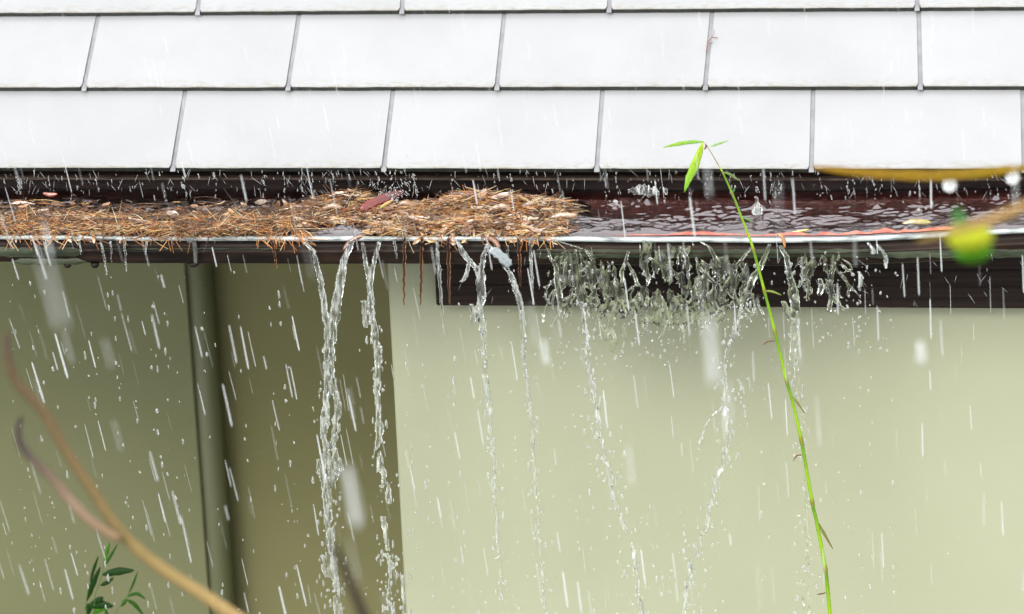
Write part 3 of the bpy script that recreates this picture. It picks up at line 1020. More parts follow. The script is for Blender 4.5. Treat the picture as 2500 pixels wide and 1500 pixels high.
def water_body(name, box_, field, label, cat='falling water', group=None, mat='fall', step=2.3, y0=-0.010, y1=-0.04, wob=3.0, seed=0, thick=1.0):
    ua, va, ub, vb = box_
    us = np.arange(ua, ub + step, step); vs = np.arange(va, vb + step, step)
    U, Vv = np.meshgrid(us, vs, indexing='ij')
    T = field(U, Vv)
    T[0, :] = T[-1, :] = -1; T[:, 0] = T[:, -1] = -1
    pos = T > 0
    cell = pos[:-1, :-1] | pos[1:, :-1] | pos[:-1, 1:] | pos[1:, 1:]
    used = np.zeros_like(pos)
    used[:-1, :-1] |= cell; used[1:, :-1] |= cell; used[:-1, 1:] |= cell; used[1:, 1:] |= cell
    fall = np.clip((Vv - 590) / 900.0, 0, 1)
    Yc = y0 + (y1 - y0) * np.sqrt(fall) + wob * pn(U / 16, Vv / 34, seed + 40) / S * 1.0
    th = np.clip(T, 0, None) / S * thick
    front = -np.ones(U.shape, int); back = -np.ones(U.shape, int)
    V, Fc = [], []
    nzu, nzv = np.nonzero(used)
    for i, j in zip(nzu, nzv):
        u, v = float(U[i, j]), float(Vv[i, j])
        if th[i, j] <= 0:
            # slide the rim vertex toward the body so that edges are round, not stepped
            gu = gv = 0.0; n = 0
            for di in (-1, 0, 1):
                for dj in (-1, 0, 1):
                    a, b_ = i + di, j + dj
                    if 0 <= a < U.shape[0] and 0 <= b_ < U.shape[1] and T[a, b_] > 0:
                        gu += di; gv += dj; n += 1
            if n:
                gu /= n; gv /= n
                u += gu * step * .55; v += gv * step * .55
            p = on_y(u, v, float(Yc[i, j]))
            front[i, j] = back[i, j] = len(V); V.append(tuple(p))
        else:
            p = on_y(u, v, float(Yc[i, j]))
            front[i, j] = len(V); V.append((p.x, p.y - th[i, j], p.z))
            back[i, j] = len(V); V.append((p.x, p.y + th[i, j], p.z))
    cu, cv = np.nonzero(cell)
    for i, j in zip(cu, cv):
        q = [(i, j), (i, j + 1), (i + 1, j + 1), (i + 1, j)]
        f = [front[a] for a in q]; b_ = [back[a] for a in q]
        if f == b_: continue
        Fc.append(tuple(f)); Fc.append(tuple(reversed(b_)))
    o = mesh_obj(name, V, Fc, M[mat], smooth=True)
    tag(o, label, cat, group)
    return o


def strand_field(strands, brk0=0.0, brk1=0.9, va=600, vb=1500, seed=0, fil=.55, amp=.75, thin=.88):
    def f(U, Vv):
        T = np.full(U.shape, -1.0)
        for k, P in enumerate(strands):
            xc, r, ok = interp_path(P, Vv)
            r = r * thin
            sd2 = seed + k * 7
            xc = xc + r * .28 * pn(Vv / 46.0, 0.5, sd2) + 1.8 * pn(Vv / 17.0, 3.3, sd2)
            d = (U - xc) / r
            b = brk0 + (brk1 - brk0) * np.clip((Vv - va) / (vb - va), 0, 1)
            core = 1 - d * d
            am = amp * (.40 + .60 * np.clip((Vv - 620) / 260.0, 0, 1))
            t = r * .55 * (core + am * fbm(U / 10.0, Vv / 42.0, 2, sd2) + .30 * pn(U / 4.5, Vv / 30.0, sd2 + 3) * fil - b)
            t = np.where(core > -1.1, t, -1)
            t = np.where(ok, t, -1)
            T = np.maximum(T, t)
        return np.minimum(T, 16)
    return f


GR = 'streams of overflow water falling from the gutter'
# A main fall: two streams merging
A = [[(742, 592, 4), (766, 612, 5), (776, 660, 7), (786, 712, 9), (797, 790, 11), (803, 860, 14)],
     [(858, 590, 7), (842, 630, 9), (832, 680, 12), (822, 740, 13), (810, 800, 14), (803, 860, 15)],
     [(803, 850, 15), (800, 940, 14), (794, 985, 12), (790, 1040, 11), (797, 1090, 13), (798, 1150, 15), (801, 1240, 17), (808, 1300, 17), (811, 1370, 14), (822, 1450, 14), (830, 1520, 13)],
     [(812, 940, 9), (824, 985, 10), (822, 1040, 11), (812, 1090, 12), (822, 1140, 18), (806, 1190, 10)],
     [(778, 1120, 10), (782, 1150, 14), (790, 1180, 9)], [(785, 1355, 9), (792, 1385, 16), (805, 1410, 9)]]
def Afield(U, Vv):
    T = strand_field(A, -0.15, .62, 600, 1500, 3, amp=.95)(U, Vv)
    # thin membrane between the two upper streams
    xa, ra, _ = interp_path(A[0], Vv); xb, rb, _ = interp_path(A[1], Vv)
    m = (U > xa) & (U < xb) & (Vv > 640) & (Vv < 860)
    mem = 3.2 * (.1 + .9 * fbm(U / 7, Vv / 60, 2, 31) + (Vv - 760) / 90.0 - .5 * np.sin(np.pi * np.clip((U - xa) / (xb - xa + 1e-6), 0, 1)))
    return np.where(m, np.maximum(T, np.minimum(mem, 5)), T)
water_body('water_stream', (725, 588, 880, 1530), Afield, 'widest waterfall, two streams merging in front of the shaded wall', group=GR, seed=1)
B = [[(884, 592, 4), (893, 640, 6), (903, 690, 7), (907, 740, 9)], [(926, 590, 5), (915, 630, 6), (905, 690, 7)],
     [(905, 690, 9), (908, 770, 11), (915, 830, 11), (922, 840, 11), (922, 900, 11), (923, 1000, 11), (924, 1045, 17), (922, 1100, 9), (931, 1140, 17), (942, 1180, 14), (952, 1230, 11)],
     [(888, 735, 8), (893, 765, 12), (893, 800, 7)],
     [(932, 1260, 13), (940, 1300, 12), (948, 1345, 10)], [(942, 1350, 12), (955, 1380, 17), (950, 1420, 12), (950, 1455, 12), (955, 1520, 9)], [(968, 1360, 10), (980, 1420, 8), (984, 1500, 7)]]
water_body('water_stream', (870, 588, 1000, 1530), strand_field(B, -0.1, 1.0, 600, 1500, 11, amp=.9), 'broken waterfall just left of the corner between dark and pale wall', group=GR, seed=2)
Cc = [[(1112, 583, 4), (1122, 600, 6), (1133, 622, 10), (1150, 640, 9), (1166, 662, 8), (1174, 690, 9)],
      [(1190, 594, 5), (1180, 628, 7), (1174, 670, 9)],
      [(1174, 665, 12), (1176, 715, 13), (1170, 760, 12), (1176, 790, 11), (1180, 840, 10), (1183, 890, 9), (1190, 960, 10), (1196, 1020, 10), (1201, 1100, 9), (1206, 1180, 10), (1212, 1250, 11), (1216, 1320, 10), (1224, 1390, 8), (1230, 1520, 7)],
      [(1146, 640, 4), (1140, 670, 6), (1125, 690, 5)], [(1150, 742, 7), (1155, 760, 9), (1152, 790, 6)]]
water_body('water_stream', (1100, 580, 1260, 1530), strand_field(Cc, -0.12, 1.1, 600, 1500, 21), 'narrow waterfall crossing the left end of the dark beam', group=GR, seed=3)
D_ = [[(1196, 600, 4), (1225, 640, 6), (1246, 668, 7), (1256, 695, 8), (1264, 720, 9), (1274, 750, 9), (1276, 790, 8), (1276, 840, 6), (1280, 900, 6), (1296, 1000, 5), (1305, 1150, 6), (1316, 1300, 7), (1330, 1500, 6)]]
water_body('water_stream', (1180, 596, 1350, 1520), strand_field(D_, -.2, .8, 600, 1400, 27), 'thin trickle running off the grey blue leaf scrap', group=GR, seed=4)
G = [[(1905, 600, 5), (1920, 625, 8), (1926, 660, 8), (1934, 700, 12), (1940, 735, 17), (1943, 784, 12), (1940, 825, 14), (1936, 868, 10), (1944, 900, 9), (1950, 960, 8), (1962, 1050, 8), (1965, 1200, 6), (1975, 1500, 9)],
     [(1912, 735, 8), (1922, 760, 9), (1930, 790, 6)], [(1958, 1410, 7), (1962, 1450, 12), (1960, 1490, 7)]]
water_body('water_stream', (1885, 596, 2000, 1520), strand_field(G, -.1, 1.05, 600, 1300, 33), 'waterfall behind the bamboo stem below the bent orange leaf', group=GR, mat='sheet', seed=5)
Lw = [[(1415, 735, 6), (1426, 775, 7), (1435, 820, 8), (1428, 850, 6), (1437, 905, 6), (1448, 950, 8), (1458, 985, 9), (1464, 1060, 9), (1480, 1115, 9), (1488, 1160, 12), (1500, 1210, 13), (1515, 1265, 9), (1530, 1300, 8), (1548, 1350, 11), (1555, 1400, 14), (1562, 1460, 14), (1580, 1520, 12)]]
water_body('water_stream', (1390, 730, 1610, 1530), strand_field(Lw, .25, .95, 700, 1500, 41, amp=1.05, thin=.8), 'trailing water thread left of centre on the pale wall', group=GR, mat='fall_milk', seed=6)
Rw = [[(1812, 742, 7), (1800, 790, 6), (1786, 828, 6), (1774, 862, 7), (1770, 900, 5), (1772, 940, 6), (1768, 985, 11), (1776, 1030, 8), (1778, 1075, 9), (1770, 1110, 9), (1760, 1150, 10), (1742, 1180, 9), (1735, 1230, 6), (1725, 1290, 7), (1705, 1320, 7), (1690, 1370, 9), (1680, 1420, 10), (1672, 1480, 9), (1660, 1530, 8)],
      [(1805, 925, 8), (1812, 940, 10), (1806, 955, 7)], [(1765, 990, 5), (1740, 1015, 6), (1722, 1040, 5), (1712, 1070, 5), (1704, 1100, 4)], [(1735, 1230, 10), (1732, 1260, 15), (1738, 1290, 8)]]
water_body('water_stream', (1640, 738, 1840, 1540), strand_field(Rw, .15, .7, 700, 1500, 47, amp=1.05, thin=.8), 'trailing water thread right of centre bending left down the pale wall', group=GR, mat='fall_milk', seed=7)


# splash sheets over the beam
def filaments(n, ua, ub, va, vb, sd):
    rr = random.Random(sd); out = []
    for _ in range(n):
        u = rr.uniform(ua, ub); v = rr.uniform(va, vb); L = rr.uniform(25, 85); sl = rr.gauss(0, .35); cv = rr.gauss(0, 7); r = rr.uniform(1.6, 3.4)
        out.append([(u, v, r * .6), (u + sl * L * .3 + cv, v + L * .35, r), (u + sl * L * .7 + cv, v + L * .7, r * .9), (u + sl * L, v + L, r * 1.3)])
    return out


def sheet_field(blobs, strands, seed, thr=.5, A_=3.2, cap=5):
    sf = strand_field(strands, -.25, -.1, 560, 900, seed + 5, amp=.6) if strands else None
    def f(U, Vv):
        env = np.zeros(U.shape)
        for (cx_, cy_, sx, sy, a) in blobs:
            env = np.maximum(env, a * np.exp(-((U - cx_) / sx) ** 2 - ((Vv - cy_) / sy) ** 2))
        wu = U + 9 * pn(U / 30, Vv / 40, seed + 1); wv = Vv + 12 * pn(U / 34, Vv / 50, seed + 2)
        T = A_ * (env - thr + .85 * fbm(wu / 15, wv / 44, 3, seed) * (.4 + env) + .16 * pn(wu / 5, wv / 22, seed + 8))
        T = np.where(env > .12, T, -1)
        if sf is not None: T = np.maximum(T, np.minimum(sf(U, Vv), 5))
        return np.minimum(T, cap)
    return f


E1 = [(1410, 690, 62, 75, 1.0), (1385, 650, 35, 45, .8), (1470, 700, 60, 60, .95), (1530, 745, 70, 45, .9), (1495, 800, 40, 60, .75)]
E1s = [[(1336, 606, 3), (1344, 630, 4), (1358, 652, 6), (1360, 690, 7), (1368, 725, 9)],
       [(1372, 618, 3), (1388, 640, 4), (1402, 668, 6), (1412, 700, 6), (1422, 740, 6)],
       [(1348, 586, 3), (1370, 592, 3), (1392, 598, 3), (1430, 610, 3), (1450, 640, 4), (1452, 670, 4)],
       [(1536, 612, 3), (1526, 640, 4), (1518, 665, 6), (1520, 700, 4)], [(1530, 640, 3), (1545, 665, 4), (1560, 700, 5)]]
E1s += filaments(16, 1345, 1440, 650, 730, 1) + filaments(16, 1440, 1570, 680, 770, 4)
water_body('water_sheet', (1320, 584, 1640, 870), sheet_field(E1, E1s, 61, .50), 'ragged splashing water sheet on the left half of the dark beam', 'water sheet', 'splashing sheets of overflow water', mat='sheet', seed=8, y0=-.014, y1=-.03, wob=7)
E2 = [(1620, 640, 90, 60, .72), (1640, 760, 110, 40, .9), (1730, 740, 70, 70, .85), (1760, 652, 60, 26, 1.0), (1800, 700, 45, 70, .75), (1590, 745, 60, 40, .8)]
E2s = [[(1606, 600, 3), (1640, 594, 4), (1660, 602, 4), (1676, 630, 6), (1680, 660, 4), (1684, 720, 4)],
       [(1700, 628, 3), (1706, 652, 4), (1722, 668, 6), (1740, 690, 4)],
       [(1710, 590, 3), (1730, 600, 4), (1748, 632, 6), (1760, 650, 8)],
       [(1880, 596, 4), (1868, 625, 6), (1856, 650, 8), (1840, 676, 10), (1826, 710, 10), (1812, 748, 9)],
       [(1838, 600, 3), (1820, 620, 4), (1806, 640, 5), (1790, 668, 5), (1770, 700, 5)]]
E2s += filaments(12, 1600, 1720, 700, 760, 2) + filaments(18, 1700, 1850, 640, 740, 5)
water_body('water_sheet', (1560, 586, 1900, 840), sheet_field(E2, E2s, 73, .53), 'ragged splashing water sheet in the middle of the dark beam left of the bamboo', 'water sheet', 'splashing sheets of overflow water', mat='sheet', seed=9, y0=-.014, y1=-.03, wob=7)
E3 = [(1985, 655, 36, 26, 1.0), (1965, 640, 22, 22, .8), (2025, 640, 26, 24, .7)]
E3s = [[(1972, 660, 6), (1974, 700, 4), (1972, 735, 4)], [(2034, 650, 4), (2030, 690, 5), (2028, 730, 6), (2024, 760, 6)], [(2002, 680, 6), (2006, 700, 8), (2002, 715, 8), (2000, 722, 4)], [(2052, 645, 6), (2064, 655, 5), (2082, 668, 3)]]
E3s += filaments(12, 1955, 2070, 625, 700, 3)
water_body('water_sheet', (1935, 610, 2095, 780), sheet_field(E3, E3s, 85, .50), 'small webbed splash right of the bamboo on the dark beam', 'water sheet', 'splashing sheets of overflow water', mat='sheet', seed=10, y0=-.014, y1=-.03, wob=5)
E4s = [[(2118, 592, 3), (2128, 604, 4), (2134, 612, 7), (2132, 622, 5)], [(2140, 596, 3), (2156, 614, 4), (2164, 636, 6), (2163, 655, 4)], [(2096, 662, 3), (2104, 678, 7), (2098, 700, 5), (2100, 712, 3)]]
water_body('water_stream', (2085, 588, 2185, 725), strand_field(E4s, -.25, -.1, 560, 900, 91), 'three little twisted water clots at the right end of the overflow', 'falling water', mat='fall_milk', seed=11)
# splash crown in the gutter
E5 = [(1580, 468, 42, 10, 1.0), (1572, 458, 20, 9, .8)]
p5 = sheet_field(E5, [], 95, .35, 3.0, 3)
water_body('water_splash', (1530, 440, 1630, 485), p5, 'pale fan of splashing water at the back of the open gutter', 'water splash', mat='fall_milk', seed=12, y0=0.13, y1=0.13, wob=2)
E6s = [[(1848, 492, 4), (1850, 500, 5), (1850, 508, 12), (1850, 518, 15), (1851, 524, 12), (1851, 527, 5)], [(1846, 455, 2), (1847, 462, 4), (1846, 470, 2)], [(1845, 478, 2), (1848, 486, 4), (1849, 493, 3)]]
water_body('water_splash', (1825, 450, 1875, 530), strand_field(E6s, -.25, -.2, 400, 600, 97, amp=.2), 'round water bubble rising from the gutter right of the bamboo', 'water splash', mat='fall_milk', seed=13, y0=0.10, y1=0.10, wob=.5)

# thin drips from the rim
drips = [(246, 592, 262, 672, 2.6, 'fall'), (303, 590, 309, 664, 2.4, 'fall'), (194, 590, 198, 622, 2.0, 'fall'), (270, 590, 271, 640, 2.2, 'fall'),
         (357, 590, 357, 620, 2.2, 'fall'), (666, 588, 676, 655, 3.0, 'brown'), (962, 588, 968, 632, 2.8, 'fall'), (988, 580, 986, 745, 3.6, 'brown'),
         (1030, 580, 1027, 745, 3.6, 'brown'), (1066, 590, 1084, 820, 4.0, 'fall'), (1094, 582, 1098, 745, 4.0, 'brown'),
         (1267, 582, 1270, 700, 4.0, 'brown'), (1294, 584, 1302, 745, 3.6, 'fall'), (1240, 600, 1243, 690, 2.6, 'fall')]
names = ['second thin drip from the far left, hanging under a long needle', 'thin drip right of the one under the long needle, far left', 'leftmost short drip under the gutter rim',
         'short beaded drip just left of the straight thin drip, far left', 'short drip left of the gutter bracket', 'brown drip between the bracket and the widest waterfall',
         'short clear drip just left of the rusty drips', 'rust coloured drip nearest the wall corner', 'second rust coloured drip right of the wall corner',
         'long clear drip falling at the left end of the beam', 'brown drip just right of the beam end', 'brown drip right of the grey blue leaf scrap',
         'long clear drip right of the grey leaf scrap on the beam', 'faint short drip just behind the grey leaf scrap']
for k, (a, b_, c, d, r, mm) in enumerate(drips):
    P = [[(a, b_, r * .9), (a + (c - a) * .3, b_ + (d - b_) * .3, r), (a + (c - a) * .7, b_ + (d - b_) * .7, r * .8), (c, d, r * .4)]]
    water_body('water_drip', (min(a, c) - 12, b_ - 6, max(a, c) + 12, d + 5), strand_field(P, -.7, -.4, b_, d, 100 + k, amp=.45), names[k], 'water drip', 'thin drips hanging from the gutter rim',
               mat='brown_water' if mm == 'brown' else 'fall', step=1.5, seed=100 + k, y0=-.008, y1=-.02, wob=.6)


# droplets -----------------------------------------------------------------
_ico = None
def ico():
    global _ico
    if _ico is None:
        bm = bmesh.new(); bmesh.ops.create_icosphere(bm, subdivisions=2, radius=1.0)
        _ico = (np.array([v.co[:] for v in bm.verts]), [tuple(v.index for v in f.verts) for f in bm.faces]); bm.free()
    return _ico


class Drops:
    def __init__(s): s.V = []; s.F = []; s.n = 0
    def add(s, p, r, ez=1.0, lean=0.0):
        v, f = ico()
        ph = random.uniform(0, 6); k = 1 + .18 * np.sin(v[:, 2:3] * 3 + ph) + .12 * np.sin(v[:, 0:1] * 4 + ph * 2)
        q = v * k * np.array([r, r, r * ez])
        q[:, 0] += -q[:, 2] * lean
        q = q + np.array(p)
        s.V.append(q); s.F.extend([tuple(i + s.n for i in t) for t in f]); s.n += len(v)
    def build(s, name, mat):
        return mesh_obj(name, np.concatenate(s.V).tolist(), s.F, mat, smooth=True)


dr = Drops()
# beads that continue each drip / stream line vertically
cols_px = [(8, 600), (22, 640), (62, 600), (78, 640), (110, 660), (150, 660), (198, 690), (212, 720), (262, 680), (275, 700), (309, 690), (352, 640), (360, 640), (392, 640), (430, 860), (492, 670),
           (575, 640), (650, 700), (678, 680), (700, 880), (972, 660), (988, 760), (1027, 750), (1040, 900), (1084, 830), (1098, 760), (1108, 860), (1240, 700), (1272, 760), (1302, 750), (1310, 900),
           (1332, 740), (1395, 800), (1430, 860), (1500, 800), (1515, 820), (1860, 880), (1958, 900), (2100, 720), (2126, 760), (2180, 900), (2060, 820)]
for (a, b_) in cols_px:
    base_ = on_y(a, b_, -.02)
    z = base_.z
    sc = random.uniform(.8, 1.3)
    while z > on_y(a, 1560, -.04).z:
        z -= abs(random.gauss(0.026, .018)) + .008
        t = (base_.z - z)
        if random.random() < .35: z -= random.uniform(.03, .12)
        dr.add((base_.x + random.gauss(.006 * t, .0018 + .004 * t), -.02 - .025 * t + random.gauss(0, .003), z), random.uniform(.0007, .0020) * sc, random.uniform(1.5, 4.2))
# spatter around the big falls
for (P, n, sp) in ((A[2], 170, 14), (B[2], 90, 13), (B[5], 60, 15), (Cc[2], 90, 11), (Lw[0], 150, 22), (Rw[0], 150, 24), (G[0], 110, 14), (D_[0], 60, 8)):
    for _ in range(n):
        v = random.uniform(max(P[0][1], 640), 1520)
        xc = np.interp(v, [q[1] for q in P], [q[0] for q in P])
        w = sp * (.4 + (v - 600) / 700.0)
        p = on_y(xc + random.gauss(0, w), v, random.uniform(-.06, -.01))
        dr.add(p, random.uniform(.0008, .0026), random.uniform(1.2, 3.5))
# spatter round the sheets
for _ in range(300):
    u = random.gauss(1600, 170); v = random.uniform(640, 900)
    dr.add(on_y(u, v, random.uniform(-.05, -.01)), random.uniform(.0006, .0022), random.uniform(1, 2.5))
for _ in range(90):
    dr.add(on_y(random.gauss(2050, 70), random.uniform(610, 860), random.uniform(-.05, -.01)), random.uniform(.0006, .0022), random.uniform(1, 2.5))
for _ in range(120):
    dr.add(on_y(random.uniform(0, 2500), random.uniform(660, 1500), random.uniform(-.1, .1)), random.uniform(.0004, .0014), random.uniform(1, 3))
o = dr.build('splash_droplets', M['drop'])
tag(o, 'scattered clear droplets falling below the gutter', 'water droplets', kind='stuff')

# droplets falling from the slate edge into the gutter
dr = Drops()
for _ in range(210):
    u = random.uniform(0, 2500); v = random.uniform(418, 500)
    dr.add(on_y(u, v, random.uniform(.13, .195)), random.uniform(.0004, .0013), random.uniform(1.5, 5.0), random.uniform(-.1, .3))
for u0 in (118, 233, 447, 520, 640, 688, 730, 760, 815, 920, 1010, 1100, 1205, 1245, 1475, 1502, 1600, 1720, 1780, 1880, 1900, 1998, 2065, 2080, 2130, 2240, 2410, 40):
    v = 418
    while v < 500:
        v += random.uniform(5, 16)
        dr.add(on_y(u0 + (v - 420) * .12 + random.gauss(0, 2.5), v, .19), random.uniform(.0007, .0018), random.uniform(1.3, 3.4))
for _ in range(110):      # spray burst by the red leaf
    a = random.uniform(-1.2, 1.2); d = abs(random.gauss(0, 42)) + 6
    dr.add(on_y(965 + math.sin(a) * d, 492 - math.cos(a) * d, .11), random.uniform(.0005, .0014), random.uniform(1, 2.4), math.sin(a))
for _ in range(110):
    b2 = random.uniform(482, 560); dr.add(on_y(random.uniform(1440, 2500), b2, (578 - b2) / 483 + .01), random.uniform(.0004, .0013), random.uniform(.8, 2.5))
for (a, b_, r) in ((1502, 493, .0042), (958, 486, .0032), (968, 490, .0026), (447, 455, .003), (2243, 512, .003), (1622, 492, .0016), (2260, 510, .0018)):
    dr.add(on_y(a, b_, .10), r, 1.2)
o = dr.build('roof_drip_droplets', M['drop'])
tag(o, 'bright droplets dripping from the slate edge into the gutter', 'water droplets', kind='stuff')


# rain ----------------------------------------------------------------------
def wind(u): return np.interp(u, [0, 600, 1300, 1900, 2500], [.20, .15, .11, .06, .035])


RC = []


def streak(V, Fc, u, v, L, w, depth, opac=None):
    """rain thread: u,v = middle in the picture, L and w in picture px, depth in metres from the camera"""
    m = at_depth(u, v, depth)
    sc = depth / F
    Lm = L * sc / math.cos(PITCH); wm = w * sc * .5
    wx = float(wind(u)) + random.gauss(0, .015)
    d = Vector((wx, random.gauss(0, .03), -1)).normalized()
    ts = [-.5, -.44, -.2, .1, .35, .46, .5]
    rr = [.25, .7, .85, .9, 1.0, .8, .3]
    op = opac if opac is not None else random.choice([.6, .7, .78, .84, .9, .93])
    tube(V, Fc, [m + d * (Lm * t) for t in ts], [wm * q for q in rr], 6, RC, (op, op, op))


V, Fc = [], []
known = [(150, 870, 112, 8), (93, 935, 105, 8), (485, 835, 80, 4), (597, 850, 105, 7), (722, 815, 85, 6), (555, 990, 105, 7), (380, 810, 85, 5), (225, 865, 68, 5), (395, 1240, 74, 6), (431, 1240, 84, 6),
         (455, 1320, 110, 6), (785, 1120, 120, 7), (1478, 1000, 95, 7), (1640, 930, 85, 4), (595, 460, 66, 6), (1602, 470, 60, 5), (1690, 530, 100, 9), (1635, 640, 90, 6), (1866, 450, 80, 6), (1938, 480, 88, 6),
         (2206, 685, 82, 6), (2242, 675, 95, 6), (2297, 620, 90, 6), (2498, 670, 92, 6), (2273, 465, 90, 7), (2045, 730, 80, 5), (2143, 790, 85, 5), (2272, 780, 100, 8), (1310, 655, 90, 6), (1296, 700, 90, 6),
         (1530, 720, 80, 6), (1555, 800, 90, 6), (1795, 780, 80, 5), (1680, 780, 80, 5), (860, 1010, 90, 6), (736, 1430, 110, 7), (690, 1470, 80, 9), (115, 620, 60, 5), (100, 640, 90, 6), (85, 600, 50, 5),
         (1880, 980, 90, 5), (1920, 1020, 90, 5), (2252, 1075, 85, 5), (2370, 1020, 60, 4), (2155, 1345, 90, 6), (1380, 1440, 90, 9), (1415, 1460, 80, 8), (1570, 1385, 90, 8), (1160, 470, 60, 6), (448, 415, 40, 6)]
for (u, v, L, w) in known:
    streak(V, Fc, u, v, L, w * .75, random.uniform(5.2, 5.9), random.uniform(.48, .68))
for _ in range(380):
    u = random.uniform(-60, 2560)
    v = random.uniform(420, 1560)
    if u > 1000 and random.random() < .25: continue
    streak(V, Fc, u, v, random.uniform(30, 100), random.choice([1.4, 2, 2, 2.6, 3.4, 4.2]), random.uniform(5.0, 6.1))
for _ in range(22):       # nearer the lens, soft
    streak(V, Fc, random.uniform(0, 2500), random.uniform(330, 1540), random.uniform(70, 130), random.uniform(5, 9), random.uniform(3.2, 4.8))
for _ in range(120):      # in front of the bright slates
    streak(V, Fc, random.uniform(0, 2500), random.uniform(0, 420), random.uniform(20, 80), random.uniform(1.2, 3), random.uniform(5.0, 6.0))
for (u, v, L, w, dd) in ((860, 1212, 150, 22, 3.0), (1736, 855, 170, 22, 2.9), (2248, 860, 50, 22, 3.6), (130, 720, 170, 12, 2.4), (1330, 560 + 300, 60, 14, 3.8)):
    streak(V, Fc, u, v, L, w, dd, .55)
for _ in range(260):      # fine diagonal spray against the dark eaves
    u = random.uniform(0, 2500); v = random.choice([random.uniform(418, 480), random.uniform(620, 745) if u > 1060 else random.uniform(418, 470)])
    m = on_y(u, v, .08 if v < 500 else -.03)
    d = Vector((random.gauss(.2, .5), random.gauss(0, .2), -1)).normalized()
    Lm = random.uniform(.006, .022); r = random.uniform(.0002, .0004)
    tube(V, Fc, [m - d * Lm * .5, m, m + d * Lm * .5], [r * .4, r, r * .4], 4, RC, (.55,) * 3)
o = mesh_obj('rain', V, Fc, M['rain'], smooth=True, cols=RC)
tag(o, 'slanting streaks of heavy rain', 'rain', kind='stuff')

# ------------------------------------------------------------------ bamboo stem
YB = -0.10
path = [(1722, 350), (1738, 376), (1756, 407), (1765, 423), (1788, 474), (1811, 532), (1825, 569), (1839, 609), (1866, 710), (1892, 811), (1920, 930), (1932, 970), (1956, 1074), (1983, 1227), (1993, 1272), (2015, 1390), (2026, 1500), (2036, 1640), (2044, 1800)]
rad = [1.2, 1.2, 1.5, 2.4, 2.9, 3.3, 3.5, 3.9, 4.2, 4.6, 4.9, 5.0, 5.2, 5.6, 5.6, 6.0, 6.2, 6.4, 6.6]
nodes = [(1765, 423), (1788, 474), (1839, 609), (1866, 710), (1892, 811), (1920, 930), (1956, 1074), (1983, 1227), (2015, 1390)]
bam = empty('bamboo_stem', on_y(2044, 1800, YB))
tag(bam, 'slender green bamboo stem with drooping bright leaves at its tip, in front of the gutter', 'bamboo')
P = smoothpath([(a, b_, r) for (a, b_), r in zip(path, rad)], 8)
V, Fc, C = [], [], []
pts, rr, cc = [], [], []
for q in P:
    near = min(math.hypot(q[0] - a, q[1] - b_) for a, b_ in nodes)
    k = 1 + .30 * math.exp(-(near / 6.0) ** 2)
    below = min([q[1] - b_ for a, b_ in nodes if q[1] >= b_] or [99])
    pts.append(on_y(q[0], q[1], YB)); rr.append(q[2] * .80 / S * k)
    g0 = (0.11, 0.27, 0.012); y0_ = (0.30, 0.52, 0.015); br = (0.22, 0.10, 0.03)
    t = min(1, max(0, below / 90.0))
    c = tuple(a + (b_ - a) * t for a, b_ in zip(g0, y0_))
    if q[1] < 405: c = (0.28, 0.20, 0.06)
    if near < 4: c = (0.25, 0.22, .03)
    cc.append(c)
tube(V, Fc, pts, rr, 14, C, cc)
mesh_obj('stem', V, Fc, M['stem'], bam, smooth=True, cols=C)
LG = (0.30, 0.56, 0.06); PG = (0.22, .40, .12)
def bl(pts, w, col, tip=None, mat='green', **k):
    o = leaf_px('leaf', pts, w, YB, col, mat=mat, parent=bam, rib=False, tipcol=tip, **k); return o
o = bl([(1719, 347), (1690, 347), (1655, 352), (1620, 360)], 9, (0.36, .75, .14), (.45, .70, .06), shape=.7)
o = bl([(1716, 349), (1706, 378), (1694, 410), (1682, 436), (1671, 470)], 20, (0.75, .98, .06), (.40, .85, .10), shape=.8, curl=.25, n=12)
o['label'] = 'broad bright yellow green leaf hanging down'
bl([(1734, 359), (1752, 352), (1778, 344)], 5, (0.45, .75, .25))
bl([(1766, 421), (1782, 426), (1806, 442)], 6, (0.22, .42, .12), (.30, .35, .12))
bl([(1866, 711), (1884, 712), (1908, 721)], 5, (0.36, .45, .10))
bl([(1932, 968), (1944, 980), (1964, 1008)], 5, (0.36, .50, .08), (.42, .32, .12))
bl([(1992, 1270), (2008, 1296), (2033, 1340)], 7, (0.34, .46, .10), (.38, .30, .12))
bl([(1789, 470), (1792, 465), (1793, 460)], 4, (0.2, .45, .2))
bl([(1812, 530), (1828, 537), (1838, 543)], 5, (0.25, .45, .2))
bl([(1895, 833), (1876, 834), (1862, 842)], 3, (0.28, .14, .06))
bl([(1958, 1111), (1946, 1113), (1936, 1126)], 3, (0.28, .12, .06))
bl([(2020, 1447), (2006, 1450), (1994, 1452)], 3, (0.28, .15, .08))
bl([(1722, 351), (1724, 358), (1719, 366)], 4, (0.35, .12, .04))

